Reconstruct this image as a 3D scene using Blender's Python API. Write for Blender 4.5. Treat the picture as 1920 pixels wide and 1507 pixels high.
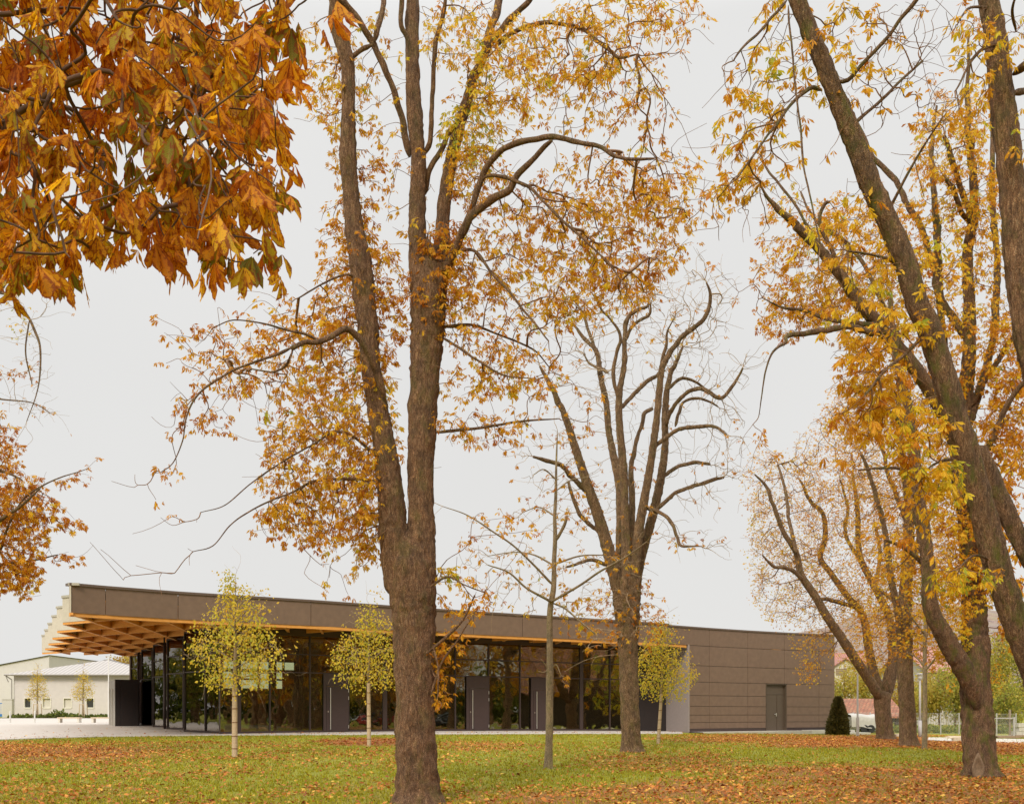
import bpy, math
import numpy as np
from mathutils import noise as mn, Vector
R = np.random.default_rng(7)
for o in list(bpy.data.objects): bpy.data.objects.remove(o)
S = bpy.context.scene
# ---------------- camera ----------------
F = 1900.0; CX = 960.0; HY = 1335.0; EYE = 1.6
cd = bpy.data.cameras.new('camera'); cam = bpy.data.objects.new('camera', cd)
S.collection.objects.link(cam); S.camera = cam
cam.location = (0, 0, EYE); cam.rotation_euler = (math.radians(90), 0, 0)
cd.sensor_width = 36; cd.sensor_fit = 'HORIZONTAL'; cd.lens = 36 * F / 1920
cd.shift_y = (HY - 753.5) / 1920; cd.clip_start = .05; cd.clip_end = 5000
# ---------------- world, sun, exposure ----------------
SUN_EL, SUN_AZ = math.radians(38), math.radians(200)
w = bpy.data.worlds.new('World'); S.world = w; w.use_nodes = True
nt = w.node_tree; nt.nodes.clear()
def N(nt, t, **k):
    n = nt.nodes.new(t)
    for a, b in k.items(): setattr(n, a, b)
    return n
out = N(nt, 'ShaderNodeOutputWorld'); bg = N(nt, 'ShaderNodeBackground'); mix = N(nt, 'ShaderNodeMixRGB')
sky = N(nt, 'ShaderNodeTexSky', sky_type='NISHITA', sun_disc=False, sun_elevation=SUN_EL, sun_rotation=SUN_AZ)
hs = N(nt, 'ShaderNodeHueSaturation'); hs.inputs['Saturation'].default_value = .2; hs.inputs['Value'].default_value = 1.0
tc = N(nt, 'ShaderNodeTexCoord'); sp = N(nt, 'ShaderNodeSeparateXYZ')
rp = N(nt, 'ShaderNodeValToRGB')               # overcast dome: even low down, brighter overhead
e = rp.color_ramp.elements
e[0].position = 0; e[0].color = (.0785, .0779, .0762, 1)
e[1].position = 1; e[1].color = (.25, .25, .25, 1)
for p, c in ((.3, (.0775, .0771, .0760, 1)), (.56, (.080, .0797, .0787, 1)), (.75, (.16, .16, .159, 1))):
    q = e.new(p); q.color = c
cl = N(nt, 'ShaderNodeTexNoise'); cl.inputs['Scale'].default_value = 2.2; cl.inputs['Detail'].default_value = 4
mr = N(nt, 'ShaderNodeMapRange'); mr.inputs[1].default_value = .3; mr.inputs[2].default_value = .7; mr.inputs[3].default_value = 99; mr.inputs[4].default_value = 103.5
mul = N(nt, 'ShaderNodeVectorMath', operation='SCALE')
L = nt.links.new
L(tc.outputs['Generated'], sp.inputs[0]); L(sp.outputs[2], rp.inputs[0]); L(tc.outputs['Generated'], cl.inputs['Vector'])
L(cl.outputs[0], mr.inputs[0]); L(rp.outputs[0], mul.inputs[0]); L(mr.outputs[0], mul.inputs['Scale'])
L(sky.outputs[0], hs.inputs['Color'])
mix.inputs[0].default_value = .97; L(hs.outputs[0], mix.inputs[1]); L(mul.outputs[0], mix.inputs[2])
L(mix.outputs[0], bg.inputs[0]); bg.inputs[1].default_value = .1
L(bg.outputs[0], out.inputs[0])
sd = bpy.data.lights.new('sun', 'SUN'); sd.energy = 2.6; sd.angle = math.radians(18); sd.color = (1, .93, .80)
so = bpy.data.objects.new('sun', sd); S.collection.objects.link(so)
sv = Vector((math.sin(SUN_AZ) * math.cos(SUN_EL), math.cos(SUN_AZ) * math.cos(SUN_EL), math.sin(SUN_EL)))
so.rotation_euler = sv.to_track_quat('Z', 'Y').to_euler(); so.location = (0, 0, 40)
S.view_settings.view_transform = 'Standard'; S.view_settings.look = 'None'; S.view_settings.exposure = 0; S.view_settings.gamma = 1
S.render.engine = 'CYCLES'
cy = S.cycles; cy.max_bounces = 8; cy.transparent_max_bounces = 12; cy.diffuse_bounces = 3; cy.glossy_bounces = 4; cy.transmission_bounces = 6; cy.caustics_reflective = False; cy.caustics_refractive = False

# ---------------- helpers ----------------
def lin(c):
    c = np.array(c, float) / 255; return tuple(np.where(c < .04045, c / 12.92, ((c + .055) / 1.055) ** 2.4)) + (1,)
def sstep(t): t = np.clip(t, 0, 1); return t * t * (3 - 2 * t)
_LY = [0, 12, 20, 30, 45, 60, 140, 400]; _LZ = [-1.72, -1.66, -1.45, -1.25, -1.03, -.86, -.5, -.3]
_RY = [0, 12, 30, 70, 400]; _RZ = [-1.72, -1.66, -1.52, -1.5, -1.2]
def G(x, y):
    x = np.asarray(x, float); y = np.asarray(y, float)
    a = np.interp(y, _LY, _LZ); b = np.interp(y, _RY, _RZ); t = sstep((x + 12) / 46)
    return EYE + a * (1 - t) + b * t + .025 * np.sin(x * .45 + 1) * np.sin(y * .38) * np.clip((48 - y) / 20, 0, 1)
def P(px, py, Y): return np.array([(px - CX) * Y / F, Y, EYE - (py - HY) * Y / F])
_T = np.linspace(8, 380, 3000)
def gp(px, py):
    xs = (px - CX) * _T / F; z = EYE - (py - HY) * _T / F; d = z - G(xs, _T)
    i = np.argmax(d < 0)
    if d[i] >= 0: i = len(_T) - 1
    t = _T[i - 1] + (_T[i] - _T[i - 1]) * d[i - 1] / (d[i - 1] - d[i] + 1e-9) if i > 0 else _T[0]
    x = (px - CX) * t / F; return np.array([x, t, float(G(x, t))])

def mat(name, col=(.5, .5, .5), rough=.7, **k):
    m = bpy.data.materials.new(name); m.use_nodes = True; nt = m.node_tree
    b = nt.nodes['Principled BSDF']; b.inputs['Base Color'].default_value = tuple(col)[:3] + (1,)
    b.inputs['Roughness'].default_value = rough
    for a, v in k.items(): b.inputs[a.replace('_', ' ')].default_value = v
    return m, nt, b
def ramp(nt, src, stops, interp='LINEAR'):
    r = N(nt, 'ShaderNodeValToRGB'); el = r.color_ramp.elements; r.color_ramp.interpolation = interp
    el[0].position = stops[0][0]; el[0].color = tuple(stops[0][1])[:3] + (1,)
    el[1].position = stops[-1][0]; el[1].color = tuple(stops[-1][1])[:3] + (1,)
    for p, c in stops[1:-1]: q = el.new(p); q.color = tuple(c)[:3] + (1,)
    nt.links.new(src, r.inputs[0]); return r.outputs[0]
def tex(nt, scale=(1, 1, 1), kind='ShaderNodeTexNoise', coord='Object', **k):
    t = N(nt, 'ShaderNodeTexCoord'); mp = N(nt, 'ShaderNodeMapping'); mp.inputs['Scale'].default_value = scale
    n = N(nt, kind)
    for a, v in k.items(): n.inputs[a.replace('_', ' ')].default_value = v
    nt.links.new(t.outputs[coord], mp.inputs[0]); nt.links.new(mp.outputs[0], n.inputs['Vector']); return n
def bump(nt, b, h, st, dist=.02):
    q = N(nt, 'ShaderNodeBump'); q.inputs['Strength'].default_value = st; q.inputs['Distance'].default_value = dist
    nt.links.new(h, q.inputs['Height']); nt.links.new(q.outputs[0], b.inputs['Normal'])
def mixc(nt, f, a, b, mode='MIX'):
    m = N(nt, 'ShaderNodeMixRGB', blend_type=mode)
    for i, v in ((0, f), (1, a), (2, b)):
        if isinstance(v, bpy.types.NodeSocket): nt.links.new(v, m.inputs[i])
        elif i == 0: m.inputs[0].default_value = v
        else: m.inputs[i].default_value = tuple(v)[:3] + (1,)
    return m.outputs[0]
def noisy(name, c, rough=.7, var=.12, scale=3, bs=.0, bscale=40, **k):
    m, nt, b = mat(name, c, rough, **k)
    n = tex(nt, (scale,) * 3, Detail=6.0)
    c = np.array(c[:3]); o = ramp(nt, n.outputs[0], [(.3, c * (1 - var)), (.7, c * (1 + var))])
    nt.links.new(o, b.inputs['Base Color'])
    if bs: bump(nt, b, tex(nt, (bscale,) * 3, Detail=4.0).outputs[0], bs)
    return m

def tag(o, label=None, cat=None, group=None, kind=None):
    if label: o['label'] = label
    if cat: o['category'] = cat
    if group: o['group'] = group
    if kind: o['kind'] = kind
    return o
def empty(name, loc, label, cat, group=None):
    o = bpy.data.objects.new(name, None); S.collection.objects.link(o); o.location = tuple(float(v) for v in loc)
    return tag(o, label, cat, group)
def rootloc(p):
    v = np.zeros(3)
    while p is not None: v = v + np.array(p.location); p = p.parent
    return v
def mesh(name, V, Fs, mats, parent=None, smooth=False, mi=None, attrs=None, uv=None):
    """V (n,3); Fs list of int arrays (m,k); mats list; mi list of per-array material indices"""
    V = np.asarray(V, float)
    if parent is not None: V = V - rootloc(parent)
    me = bpy.data.meshes.new(name); Fs = [np.asarray(f, np.int32) for f in Fs if len(f)]
    me.vertices.add(len(V)); me.vertices.foreach_set('co', V.astype(np.float32).ravel())
    tot = np.concatenate([np.full(len(f), f.shape[1], np.int32) for f in Fs]); idx = np.concatenate([f.ravel() for f in Fs])
    me.loops.add(len(idx)); me.loops.foreach_set('vertex_index', idx)
    me.polygons.add(len(tot)); st = np.concatenate([[0], np.cumsum(tot)[:-1]]).astype(np.int32)
    me.polygons.foreach_set('loop_start', st); me.polygons.foreach_set('loop_total', tot)
    if mi is not None: me.polygons.foreach_set('material_index', np.asarray(mi, np.int32))
    me.polygons.foreach_set('use_smooth', np.full(len(tot), smooth) if isinstance(smooth, bool) else np.asarray(smooth, bool))
    for m in (mats if isinstance(mats, (list, tuple)) else [mats]): me.materials.append(m)
    me.update(calc_edges=True)
    for k, a in (attrs or {}).items():
        at = me.attributes.new(k, 'FLOAT', 'POINT'); at.data.foreach_set('value', np.asarray(a, np.float32))
    if uv is not None:
        u = me.uv_layers.new(name='UVMap'); u.data.foreach_set('uv', np.asarray(uv, np.float32)[idx].ravel())
    me.validate()
    o = bpy.data.objects.new(name, me); S.collection.objects.link(o); o.parent = parent
    return o
class MB:
    def __init__(s): s.v = []; s.q = []; s.t = []; s.n = 0
    def add(s, V, q=(), t=()):
        s.v += [tuple(map(float, a)) for a in V]
        s.q += [tuple(i + s.n for i in f) for f in q]; s.t += [tuple(i + s.n for i in f) for f in t]; s.n += len(V)
    def hexa(s, b, t):   # 4 bottom pts, 4 top pts
        s.add(list(b) + list(t), [(3, 2, 1, 0), (4, 5, 6, 7), (0, 1, 5, 4), (1, 2, 6, 5), (2, 3, 7, 6), (3, 0, 4, 7)])
    def box(s, x0, x1, y0, y1, z0, z1):
        s.hexa([(x0, y0, z0), (x1, y0, z0), (x1, y1, z0), (x0, y1, z0)], [(x0, y0, z1), (x1, y0, z1), (x1, y1, z1), (x0, y1, z1)])
    def wall(s, a, b, z0, z1, th, off=0, z0b=None, z1b=None):
        a = np.array(a[:2], float); b = np.array(b[:2], float); d = (b - a) / np.linalg.norm(b - a); n = np.array([d[1], -d[0]])  # n: to the viewer's side for left-to-right walls
        z0b = z0 if z0b is None else z0b; z1b = z1 if z1b is None else z1b
        p = [a + n * off, b + n * off, b + n * (off - th), a + n * (off - th)]
        s.hexa([(p[0][0], p[0][1], z0), (p[1][0], p[1][1], z0b), (p[2][0], p[2][1], z0b), (p[3][0], p[3][1], z0)],
               [(p[0][0], p[0][1], z1), (p[1][0], p[1][1], z1b), (p[2][0], p[2][1], z1b), (p[3][0], p[3][1], z1)])
    def cyl(s, c, r, z0, z1, n=12, r1=None):
        r1 = r if r1 is None else r1; a = np.arange(n) * 2 * math.pi / n
        V = [(c[0] + r * math.cos(t), c[1] + r * math.sin(t), z0) for t in a] + [(c[0] + r1 * math.cos(t), c[1] + r1 * math.sin(t), z1) for t in a] + [(c[0], c[1], z0), (c[0], c[1], z1)]
        s.add(V, [(i, (i + 1) % n, n + (i + 1) % n, n + i) for i in range(n)], [((i + 1) % n, i, 2 * n) for i in range(n)] + [(n + i, n + (i + 1) % n, 2 * n + 1) for i in range(n)])
    def rod(s, a, b, r, n=6, r1=None):
        a = np.array(a, float); b = np.array(b, float); r1 = r if r1 is None else r1
        d = (b - a) / np.linalg.norm(b - a); u = np.cross(d, (0, 0, 1) if abs(d[2]) < .9 else (1, 0, 0)); u /= np.linalg.norm(u); v = np.cross(d, u)
        A = [a + r * (u * math.cos(t) + v * math.sin(t)) for t in np.arange(n) * 2 * math.pi / n]
        B = [b + r1 * (u * math.cos(t) + v * math.sin(t)) for t in np.arange(n) * 2 * math.pi / n]
        s.add(A + B + [a, b], [(i, n + i, n + (i + 1) % n, (i + 1) % n) for i in range(n)], [(i, (i + 1) % n, 2 * n) for i in range(n)] + [(n + (i + 1) % n, n + i, 2 * n + 1) for i in range(n)])
    def build(s, name, m, parent=None, smooth=False):
        return mesh(name, s.v, [np.array(s.q, np.int32).reshape(-1, 4), np.array(s.t, np.int32).reshape(-1, 3)], [m], parent, smooth)

# ---------------- materials ----------------
def bark_mat(name, dark, mid, light, moss=.35, fine=1.0, stren=.9):
    m, nt, b = mat(name, mid, .92); Lk = nt.links.new
    n1 = tex(nt, (9 * fine, 9 * fine, 1.8 * fine), Detail=10.0, Roughness=.75, Distortion=.8)
    v = tex(nt, (8.5 * fine, 8.5 * fine, 3.0 * fine), 'ShaderNodeTexVoronoi'); v.feature = 'DISTANCE_TO_EDGE'
    d = N(nt, 'ShaderNodeVectorMath', operation='ADD')
    n3 = tex(nt, (6 * fine, 6 * fine, 6 * fine), Detail=3.0)
    sc = N(nt, 'ShaderNodeVectorMath', operation='SCALE'); sc.inputs['Scale'].default_value = 1.6
    Lk(n3.outputs['Color'], sc.inputs[0]); Lk(v.inputs['Vector'].links[0].from_socket, d.inputs[0]); Lk(sc.outputs[0], d.inputs[1]); Lk(d.outputs[0], v.inputs['Vector'])
    c = ramp(nt, n1.outputs[0], [(.36, dark), (.5, mid), (.63, light)])
    ed = ramp(nt, v.outputs['Distance'], [(0, (.1,) * 3), (.08, (.42,) * 3), (.24, (1,) * 3)])
    c = mixc(nt, .85, c, ed, 'MULTIPLY')
    v2 = N(nt, 'ShaderNodeTexVoronoi'); Lk(d.outputs[0], v2.inputs['Vector']); sx = N(nt, 'ShaderNodeSeparateXYZ'); Lk(v2.outputs['Color'], sx.inputs[0])
    c = mixc(nt, .7, c, ramp(nt, sx.outputs[0], [(0, (.6, .56, .52)), (.6, (1, 1, 1)), (1, (1.5, 1.5, 1.5))]), 'MULTIPLY')
    n2 = tex(nt, (.9, .9, .45), Detail=5.0, Roughness=.65)
    c = mixc(nt, ramp(nt, n2.outputs[0], [(.5, (0,) * 3), (.66, (moss,) * 3)]), c, (.17, .19, .012))
    big = tex(nt, (1.6, 1.6, .8), Detail=4.0, Roughness=.6); c = mixc(nt, 1.0, c, ramp(nt, big.outputs[0], [(.3, (.58, .58, .6)), (.5, (.95, .93, .9)), (.7, (1.3, 1.25, 1.2))]), 'MULTIPLY')
    g = tex(nt, (30, 30, 18), Detail=3.0)
    c = mixc(nt, ramp(nt, g.outputs[0], [(.6, (0,) * 3), (.74, (.5,) * 3)]), c, light)
    Lk(c, b.inputs['Base Color'])
    mu = N(nt, 'ShaderNodeMath', operation='MULTIPLY_ADD'); Lk(ed, mu.inputs[0]); mu.inputs[1].default_value = .8; Lk(n1.outputs[0], mu.inputs[2])
    bump(nt, b, mu.outputs[0], stren, .07 / fine)
    return m
BARK = bark_mat('bark_chestnut', (.17, .07, .028), (.54, .27, .125), (.84, .53, .3))
BARK_FAR = bark_mat('bark_park_chestnut', (.2, .095, .04), (.58, .34, .165), (.86, .58, .34), .35)
BARK_MOSS = bark_mat('bark_mossy_chestnut', (.16, .07, .028), (.5, .265, .125), (.8, .51, .29), .8)
BARK_YOUNG = bark_mat('bark_young_tree', (.24, .17, .09), (.46, .34, .2), (.62, .48, .31), .3, 2.0, .35)
TWIG = noisy('twig_bark', (.2, .1, .045), .9, .3, 6)
TWIG_DARK = noisy('twig_bark_dark', (.11, .055, .03), .9, .3, 6)
TWIG_GREY = noisy('twig_bark_lichen', (.38, .27, .16), .9, .3, 6)
def leaf_mat(name, stops, trans=.5, detail=False, sat=1):
    m, nt, b = mat(name, (.4, .2, .03), .55); Lk = nt.links.new
    at = N(nt, 'ShaderNodeAttribute', attribute_name='tint')
    c = ramp(nt, at.outputs['Fac'], stops)
    if detail:
        u = N(nt, 'ShaderNodeUVMap'); u.uv_map = 'UVMap'; s = N(nt, 'ShaderNodeSeparateXYZ'); Lk(u.outputs[0], s.inputs[0])
        def M(op, a, b_, c_=None):
            q = N(nt, 'ShaderNodeMath', operation=op)
            for i, v in enumerate((a, b_) + ((c_,) if c_ is not None else ())):
                if isinstance(v, bpy.types.NodeSocket): Lk(v, q.inputs[i])
                else: q.inputs[i].default_value = v
            return q.outputs[0]
        av = M('ABSOLUTE', s.outputs[1], 0)
        ph = M('MULTIPLY', M('SUBTRACT', s.outputs[0], M('MULTIPLY', av, .22)), 78.0)
        vein = M('POWER', M('MULTIPLY_ADD', M('SINE', ph, 0), .5, .5), 6.0)
        mid = M('LESS_THAN', av, .07)
        vv = M('MAXIMUM', vein, mid)
        c = mixc(nt, M('MULTIPLY', vv, .38), c, (.62, .36, .05))
        nb = tex(nt, (9, 9, 9), Detail=5.0, Roughness=.65); 
        e = M('ADD', M('MULTIPLY', M('POWER', av, 2.0), .2), nb.outputs[0])
        e = M('ADD', e, M('MULTIPLY', s.outputs[0], .06))
        f = ramp(nt, e, [(.58, (0,) * 3), (.66, (.85,) * 3)])
        c = mixc(nt, f, c, (.36, .07, .008))
        sp = tex(nt, (60, 60, 60), Detail=2.0)
        c = mixc(nt, ramp(nt, sp.outputs[0], [(.64, (0,) * 3), (.7, (.7,) * 3)]), c, (.12, .04, .012))
        bump(nt, b, vv, .35, .004)
    else:
        n = tex(nt, (14, 14, 14), Detail=2.0)
        c = mixc(nt, ramp(nt, n.outputs[0], [(.5, (0,) * 3), (.66, (.55,) * 3)]), c, (.3, .1, .02))
    Lk(c, b.inputs['Base Color']); b.inputs['Specular IOR Level'].default_value = .3
    t = N(nt, 'ShaderNodeBsdfTranslucent'); Lk(c, t.inputs[0]); ms = N(nt, 'ShaderNodeMixShader'); ms.inputs[0].default_value = trans
    o = [x for x in nt.nodes if x.type == 'OUTPUT_MATERIAL'][0]
    Lk(b.outputs[0], ms.inputs[1]); Lk(t.outputs[0], ms.inputs[2]); Lk(ms.outputs[0], o.inputs[0])
    return m
LEAF = leaf_mat('chestnut_leaf_autumn', [(0, (.3, .08, .006)), (.3, (.58, .2, .008)), (.55, (.78, .41, .015)), (.8, (.86, .6, .03)), (.93, (.7, .62, .03)), (1, (.34, .42, .05))])
LEAF_FG = leaf_mat('chestnut_leaf_close', [(0, (.48, .1, .006)), (.3, (.74, .22, .006)), (.55, (.88, .38, .006)), (.8, (.95, .54, .01)), (.9, (.5, .38, .01)), (1, (.17, .18, .012))], .62, True)
LEAF_LIME = leaf_mat('lime_leaf', [(0, (.56, .28, .03)), (.3, (.76, .48, .04)), (.7, (.76, .6, .06)), (1, (.4, .44, .04))])
LEAF_FAR = leaf_mat('far_tree_leaf', [(0, (.42, .22, .04)), (.3, (.55, .4, .06)), (.7, (.5, .47, .07)), (1, (.2, .26, .04))])
LEAF_YEW = leaf_mat('yew_needles', [(0, (.03, .045, .012)), (1, (.13, .12, .035))], .2)
GREEN = leaf_mat('green_leaves', [(0, (.05, .09, .02)), (.7, (.16, .24, .03)), (1, (.4, .35, .05))], .35)
# ---------------- trees ----------------
def catmull(pts, step):
    pts = np.asarray(pts, float)
    if len(pts) == 2: pts = np.vstack([pts[0], (pts[0] + pts[1]) / 2, pts[1]])
    p = np.vstack([2 * pts[0] - pts[1], pts, 2 * pts[-1] - pts[-2]]); out = []
    for i in range(1, len(p) - 2):
        n = max(2, int(np.linalg.norm(p[i + 1, :3] - p[i, :3]) / step)); t = np.linspace(0, 1, n, endpoint=False)[:, None]
        out.append(.5 * (2 * p[i] + (p[i + 1] - p[i - 1]) * t + (2 * p[i - 1] - 5 * p[i] + 4 * p[i + 1] - p[i + 2]) * t ** 2 + (3 * p[i] - p[i - 1] - 3 * p[i + 1] + p[i + 2]) * t ** 3))
    out.append(pts[-1:]); return np.vstack(out)
def limb_px(pts, Y0, Y1=None, flare=None):
    """traced limb: (px, py, width px) along a real limb whose distance runs from Y0 to Y1 metres"""
    Y1 = Y0 if Y1 is None else Y1; n = len(pts); o = []
    for i, (x, y, wd) in enumerate(pts):
        Y = Y0 + (Y1 - Y0) * i / (n - 1); q = P(x, y, Y); o.append([q[0], q[1], q[2], wd / 2 * Y / F])
    return np.array(o)
def arcl(c): return float(np.linalg.norm(np.diff(c[:, :3], axis=0), axis=1).sum())
class Trunk:
    def __init__(s, seed=0): s.V = []; s.Q = []; s.T = []; s.n = 0; s.sk = []; s.seed = seed; s.ends = []
    def limb(s, pts4, step=None, rough=.07, seg=None, flare=0, hr=False):
        p = np.asarray(pts4, float); rm = p[:, 3].mean(); step = step or (.06 if hr and rm > .06 else max(.05, min(.25, rm * .9)))
        c = catmull(p, step); c[:, 3] = np.maximum(c[:, 3], .004)
        for i in range(2, len(c)):
            r = c[i, 3]
            if r < .095 and rough > .065: k = min(1, (i - 2) / 6); q = Vector(c[i, :3] * 1.6) + Vector((s.n % 97, 0, 0)); c[i, :3] += (np.array(mn.noise_vector(q)) * (.55 * r + .02) + np.array(mn.noise_vector(q * 3.1)) * .28 * r) * k; c[i, 3] *= 1 + .16 * mn.noise(q * 2.3)
        if s.V and len(c) > 6: c[:3, 3] *= (.3, .65, .9)
        n = len(c); d = np.gradient(c[:, :3], axis=0); d /= np.linalg.norm(d, axis=1)[:, None] + 1e-9
        seg = seg or int(np.clip(p[:, 3].max() * (240 if hr else 90), 6, 90 if hr else 30)); u = np.cross(d[0], (0, 1, .1)); u /= np.linalg.norm(u)
        zb = c[0, 2]; a = np.arange(seg) * 2 * math.pi / seg; rows = []
        for i in range(n):
            u = u - d[i] * np.dot(u, d[i]); u /= np.linalg.norm(u); v = np.cross(d[i], u); r = c[i, 3]
            if r > .03:
                rr = []
                for t in a:
                    dd = u * math.cos(t) + v * math.sin(t); q = Vector((*(c[i, :3] * np.array([1, 1, .35]) + dd * r),))
                    f = 1 + rough * mn.noise(q * (1.4 / max(r, .12))) + rough * .55 * mn.noise(q * (4.5 / max(r, .12)) + Vector((s.seed,) * 3))
                    if hr and r > .07:
                        w3 = c[i, :3] + dd * r; g_ = 1 - abs(mn.noise(Vector((w3[0] * 13, w3[1] * 13, w3[2] * 3.2)))) * 2; f += (.013 * (g_ * -1.3) + .007 * mn.noise(Vector((w3[0] * 30, w3[1] * 30, w3[2] * 12)))) / r
                    if flare:
                        h = max(0, 1 - (c[i, 2] - zb) / (flare * 2.2)); f += h ** 2.2 * (.28 + .32 * max(0, mn.noise(Vector((math.cos(t) * 1.6, math.sin(t) * 1.6, s.seed)))) * 1.6)
                    rr.append(r * f)
                rr = np.array(rr)
            else: rr = np.full(seg, r)
            rows.append(c[i, :3] + (u * np.cos(a)[:, None] + v * np.sin(a)[:, None]) * rr[:, None])
        V = np.vstack(rows + [c[-1:, :3] + d[-1:] * c[-1, 3] * .5]); k = s.n
        i = np.arange(n - 1)[:, None] * seg; j = np.arange(seg)[None]; j2 = (j + 1) % seg
        s.Q.append(np.stack([i + j, i + j2, i + seg + j2, i + seg + j], -1).reshape(-1, 4) + k)
        jj = np.arange(seg); s.T.append(np.stack([(n - 1) * seg + jj, (n - 1) * seg + (jj + 1) % seg, np.full(seg, n * seg)], -1) + k)
        s.V.append(V); s.n += len(V); s.ends.append((c[-1], d[-1], arcl(c)))
        m = max(1, int(.28 / step)); s.sk.append(c[::m]); s.sk.append(c[-1:])
        return s
    def build(s, name, m, parent): return mesh(name, np.vstack(s.V), [np.vstack(s.Q), np.vstack(s.T)], [m], parent, True)
def grow(sk, pts, alpha=.25, minr=.0):
    """joins scattered tip points to the skeleton as a branching tree (Prim with a path-length cost)"""
    sk = sk[sk[:, 3] >= minr] if minr else sk
    n = len(pts); D = np.linalg.norm(pts[:, None] - sk[None, :, :3], axis=2)
    par = -1 - D.argmin(1); best = D.min(1); cost = best.copy(); edge = best.copy()
    pl = np.zeros(n); done = np.zeros(n, bool); order = []
    for _ in range(n):
        c = np.where(done, 1e9, cost); i = int(c.argmin()); done[i] = True; order.append(i)
        pl[i] = edge[i] + (pl[par[i]] if par[i] >= 0 else 0)
        d = np.linalg.norm(pts - pts[i], axis=1); k = d + alpha * pl[i]; up = (~done) & (k < cost)
        cost[up] = k[up]; par[up] = i; edge[up] = d[up]
    cnt = np.ones(n)
    for i in reversed(order):
        if par[i] >= 0: cnt[par[i]] += cnt[i]
    return par, cnt, order
def twigs(sk, pts, par, cnt, rt=.003, rng=R, expo=.42, wob=.13, sag=.04, ns=4):
    A = np.where(par[:, None] >= 0, pts[np.maximum(par, 0)], sk[np.clip(-1 - par, 0, len(sk) - 1)][:, :3]); B = pts
    ln = np.linalg.norm(B - A, axis=1)[:, None]; r1 = rt * cnt ** expo
    r0 = np.where(par >= 0, np.minimum(rt * cnt[np.maximum(par, 0)] ** expo, r1 * 1.5), r1 * 1.3)
    ln1 = ln[:, 0]; n = len(B); d = (B - A) / (ln + 1e-9); mc = np.full(n, -1)          # main child of every node
    for i in np.argsort(cnt):
        if par[i] >= 0: mc[par[i]] = i
    T_ = d + np.where((mc >= 0)[:, None], d[np.maximum(mc, 0)], 0) * .9; T_ /= np.linalg.norm(T_, axis=1)[:, None] + 1e-9
    main = (par >= 0) & (mc[np.maximum(par, 0)] == np.arange(n)); k0 = np.where(main, 3.0, .5)[:, None] * (par >= 0)[:, None]
    m0 = T_[np.maximum(par, 0)] * k0 + d; m0 /= np.linalg.norm(m0, axis=1)[:, None] + 1e-9
    NR = 5; ts = np.linspace(0, 1, NR); W1 = rng.normal(size=A.shape) * wob * ln * .5; C = []
    for t in ts:
        h00, h10, h01, h11 = 2 * t**3 - 3 * t**2 + 1, t**3 - 2 * t**2 + t, -2 * t**3 + 3 * t**2, t**3 - t**2
        C.append(A * h00 + m0 * ln * h10 + B * h01 + T_ * ln * h11 + W1 * t * (1 - t) * 2)
    u = np.cross(d, (.13, .21, 1)); u /= np.linalg.norm(u, axis=1)[:, None] + 1e-9; v = np.cross(d, u); rings = []
    for o, t in zip(C, ts):
        r = (r0 + (r1 - r0) * t)[:, None]
        for k in range(ns):
            a = 2 * math.pi * k / ns; rings.append(o + (u * math.cos(a) + v * math.sin(a)) * r)
    V = np.stack(rings, 1).reshape(-1, 3); b = np.arange(n)[:, None] * (NR * ns); q = []
    for s_ in range(NR - 1):
        for k in range(ns): q.append([s_ * ns + k, s_ * ns + (k + 1) % ns, s_ * ns + ns + (k + 1) % ns, s_ * ns + ns + k])
    Q = (b[:, :, None] + np.array(q)[None]).reshape(-1, 4)
    return V, Q, A
def unit(a): return a / (np.linalg.norm(a, axis=-1, keepdims=True) + 1e-9)
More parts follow.
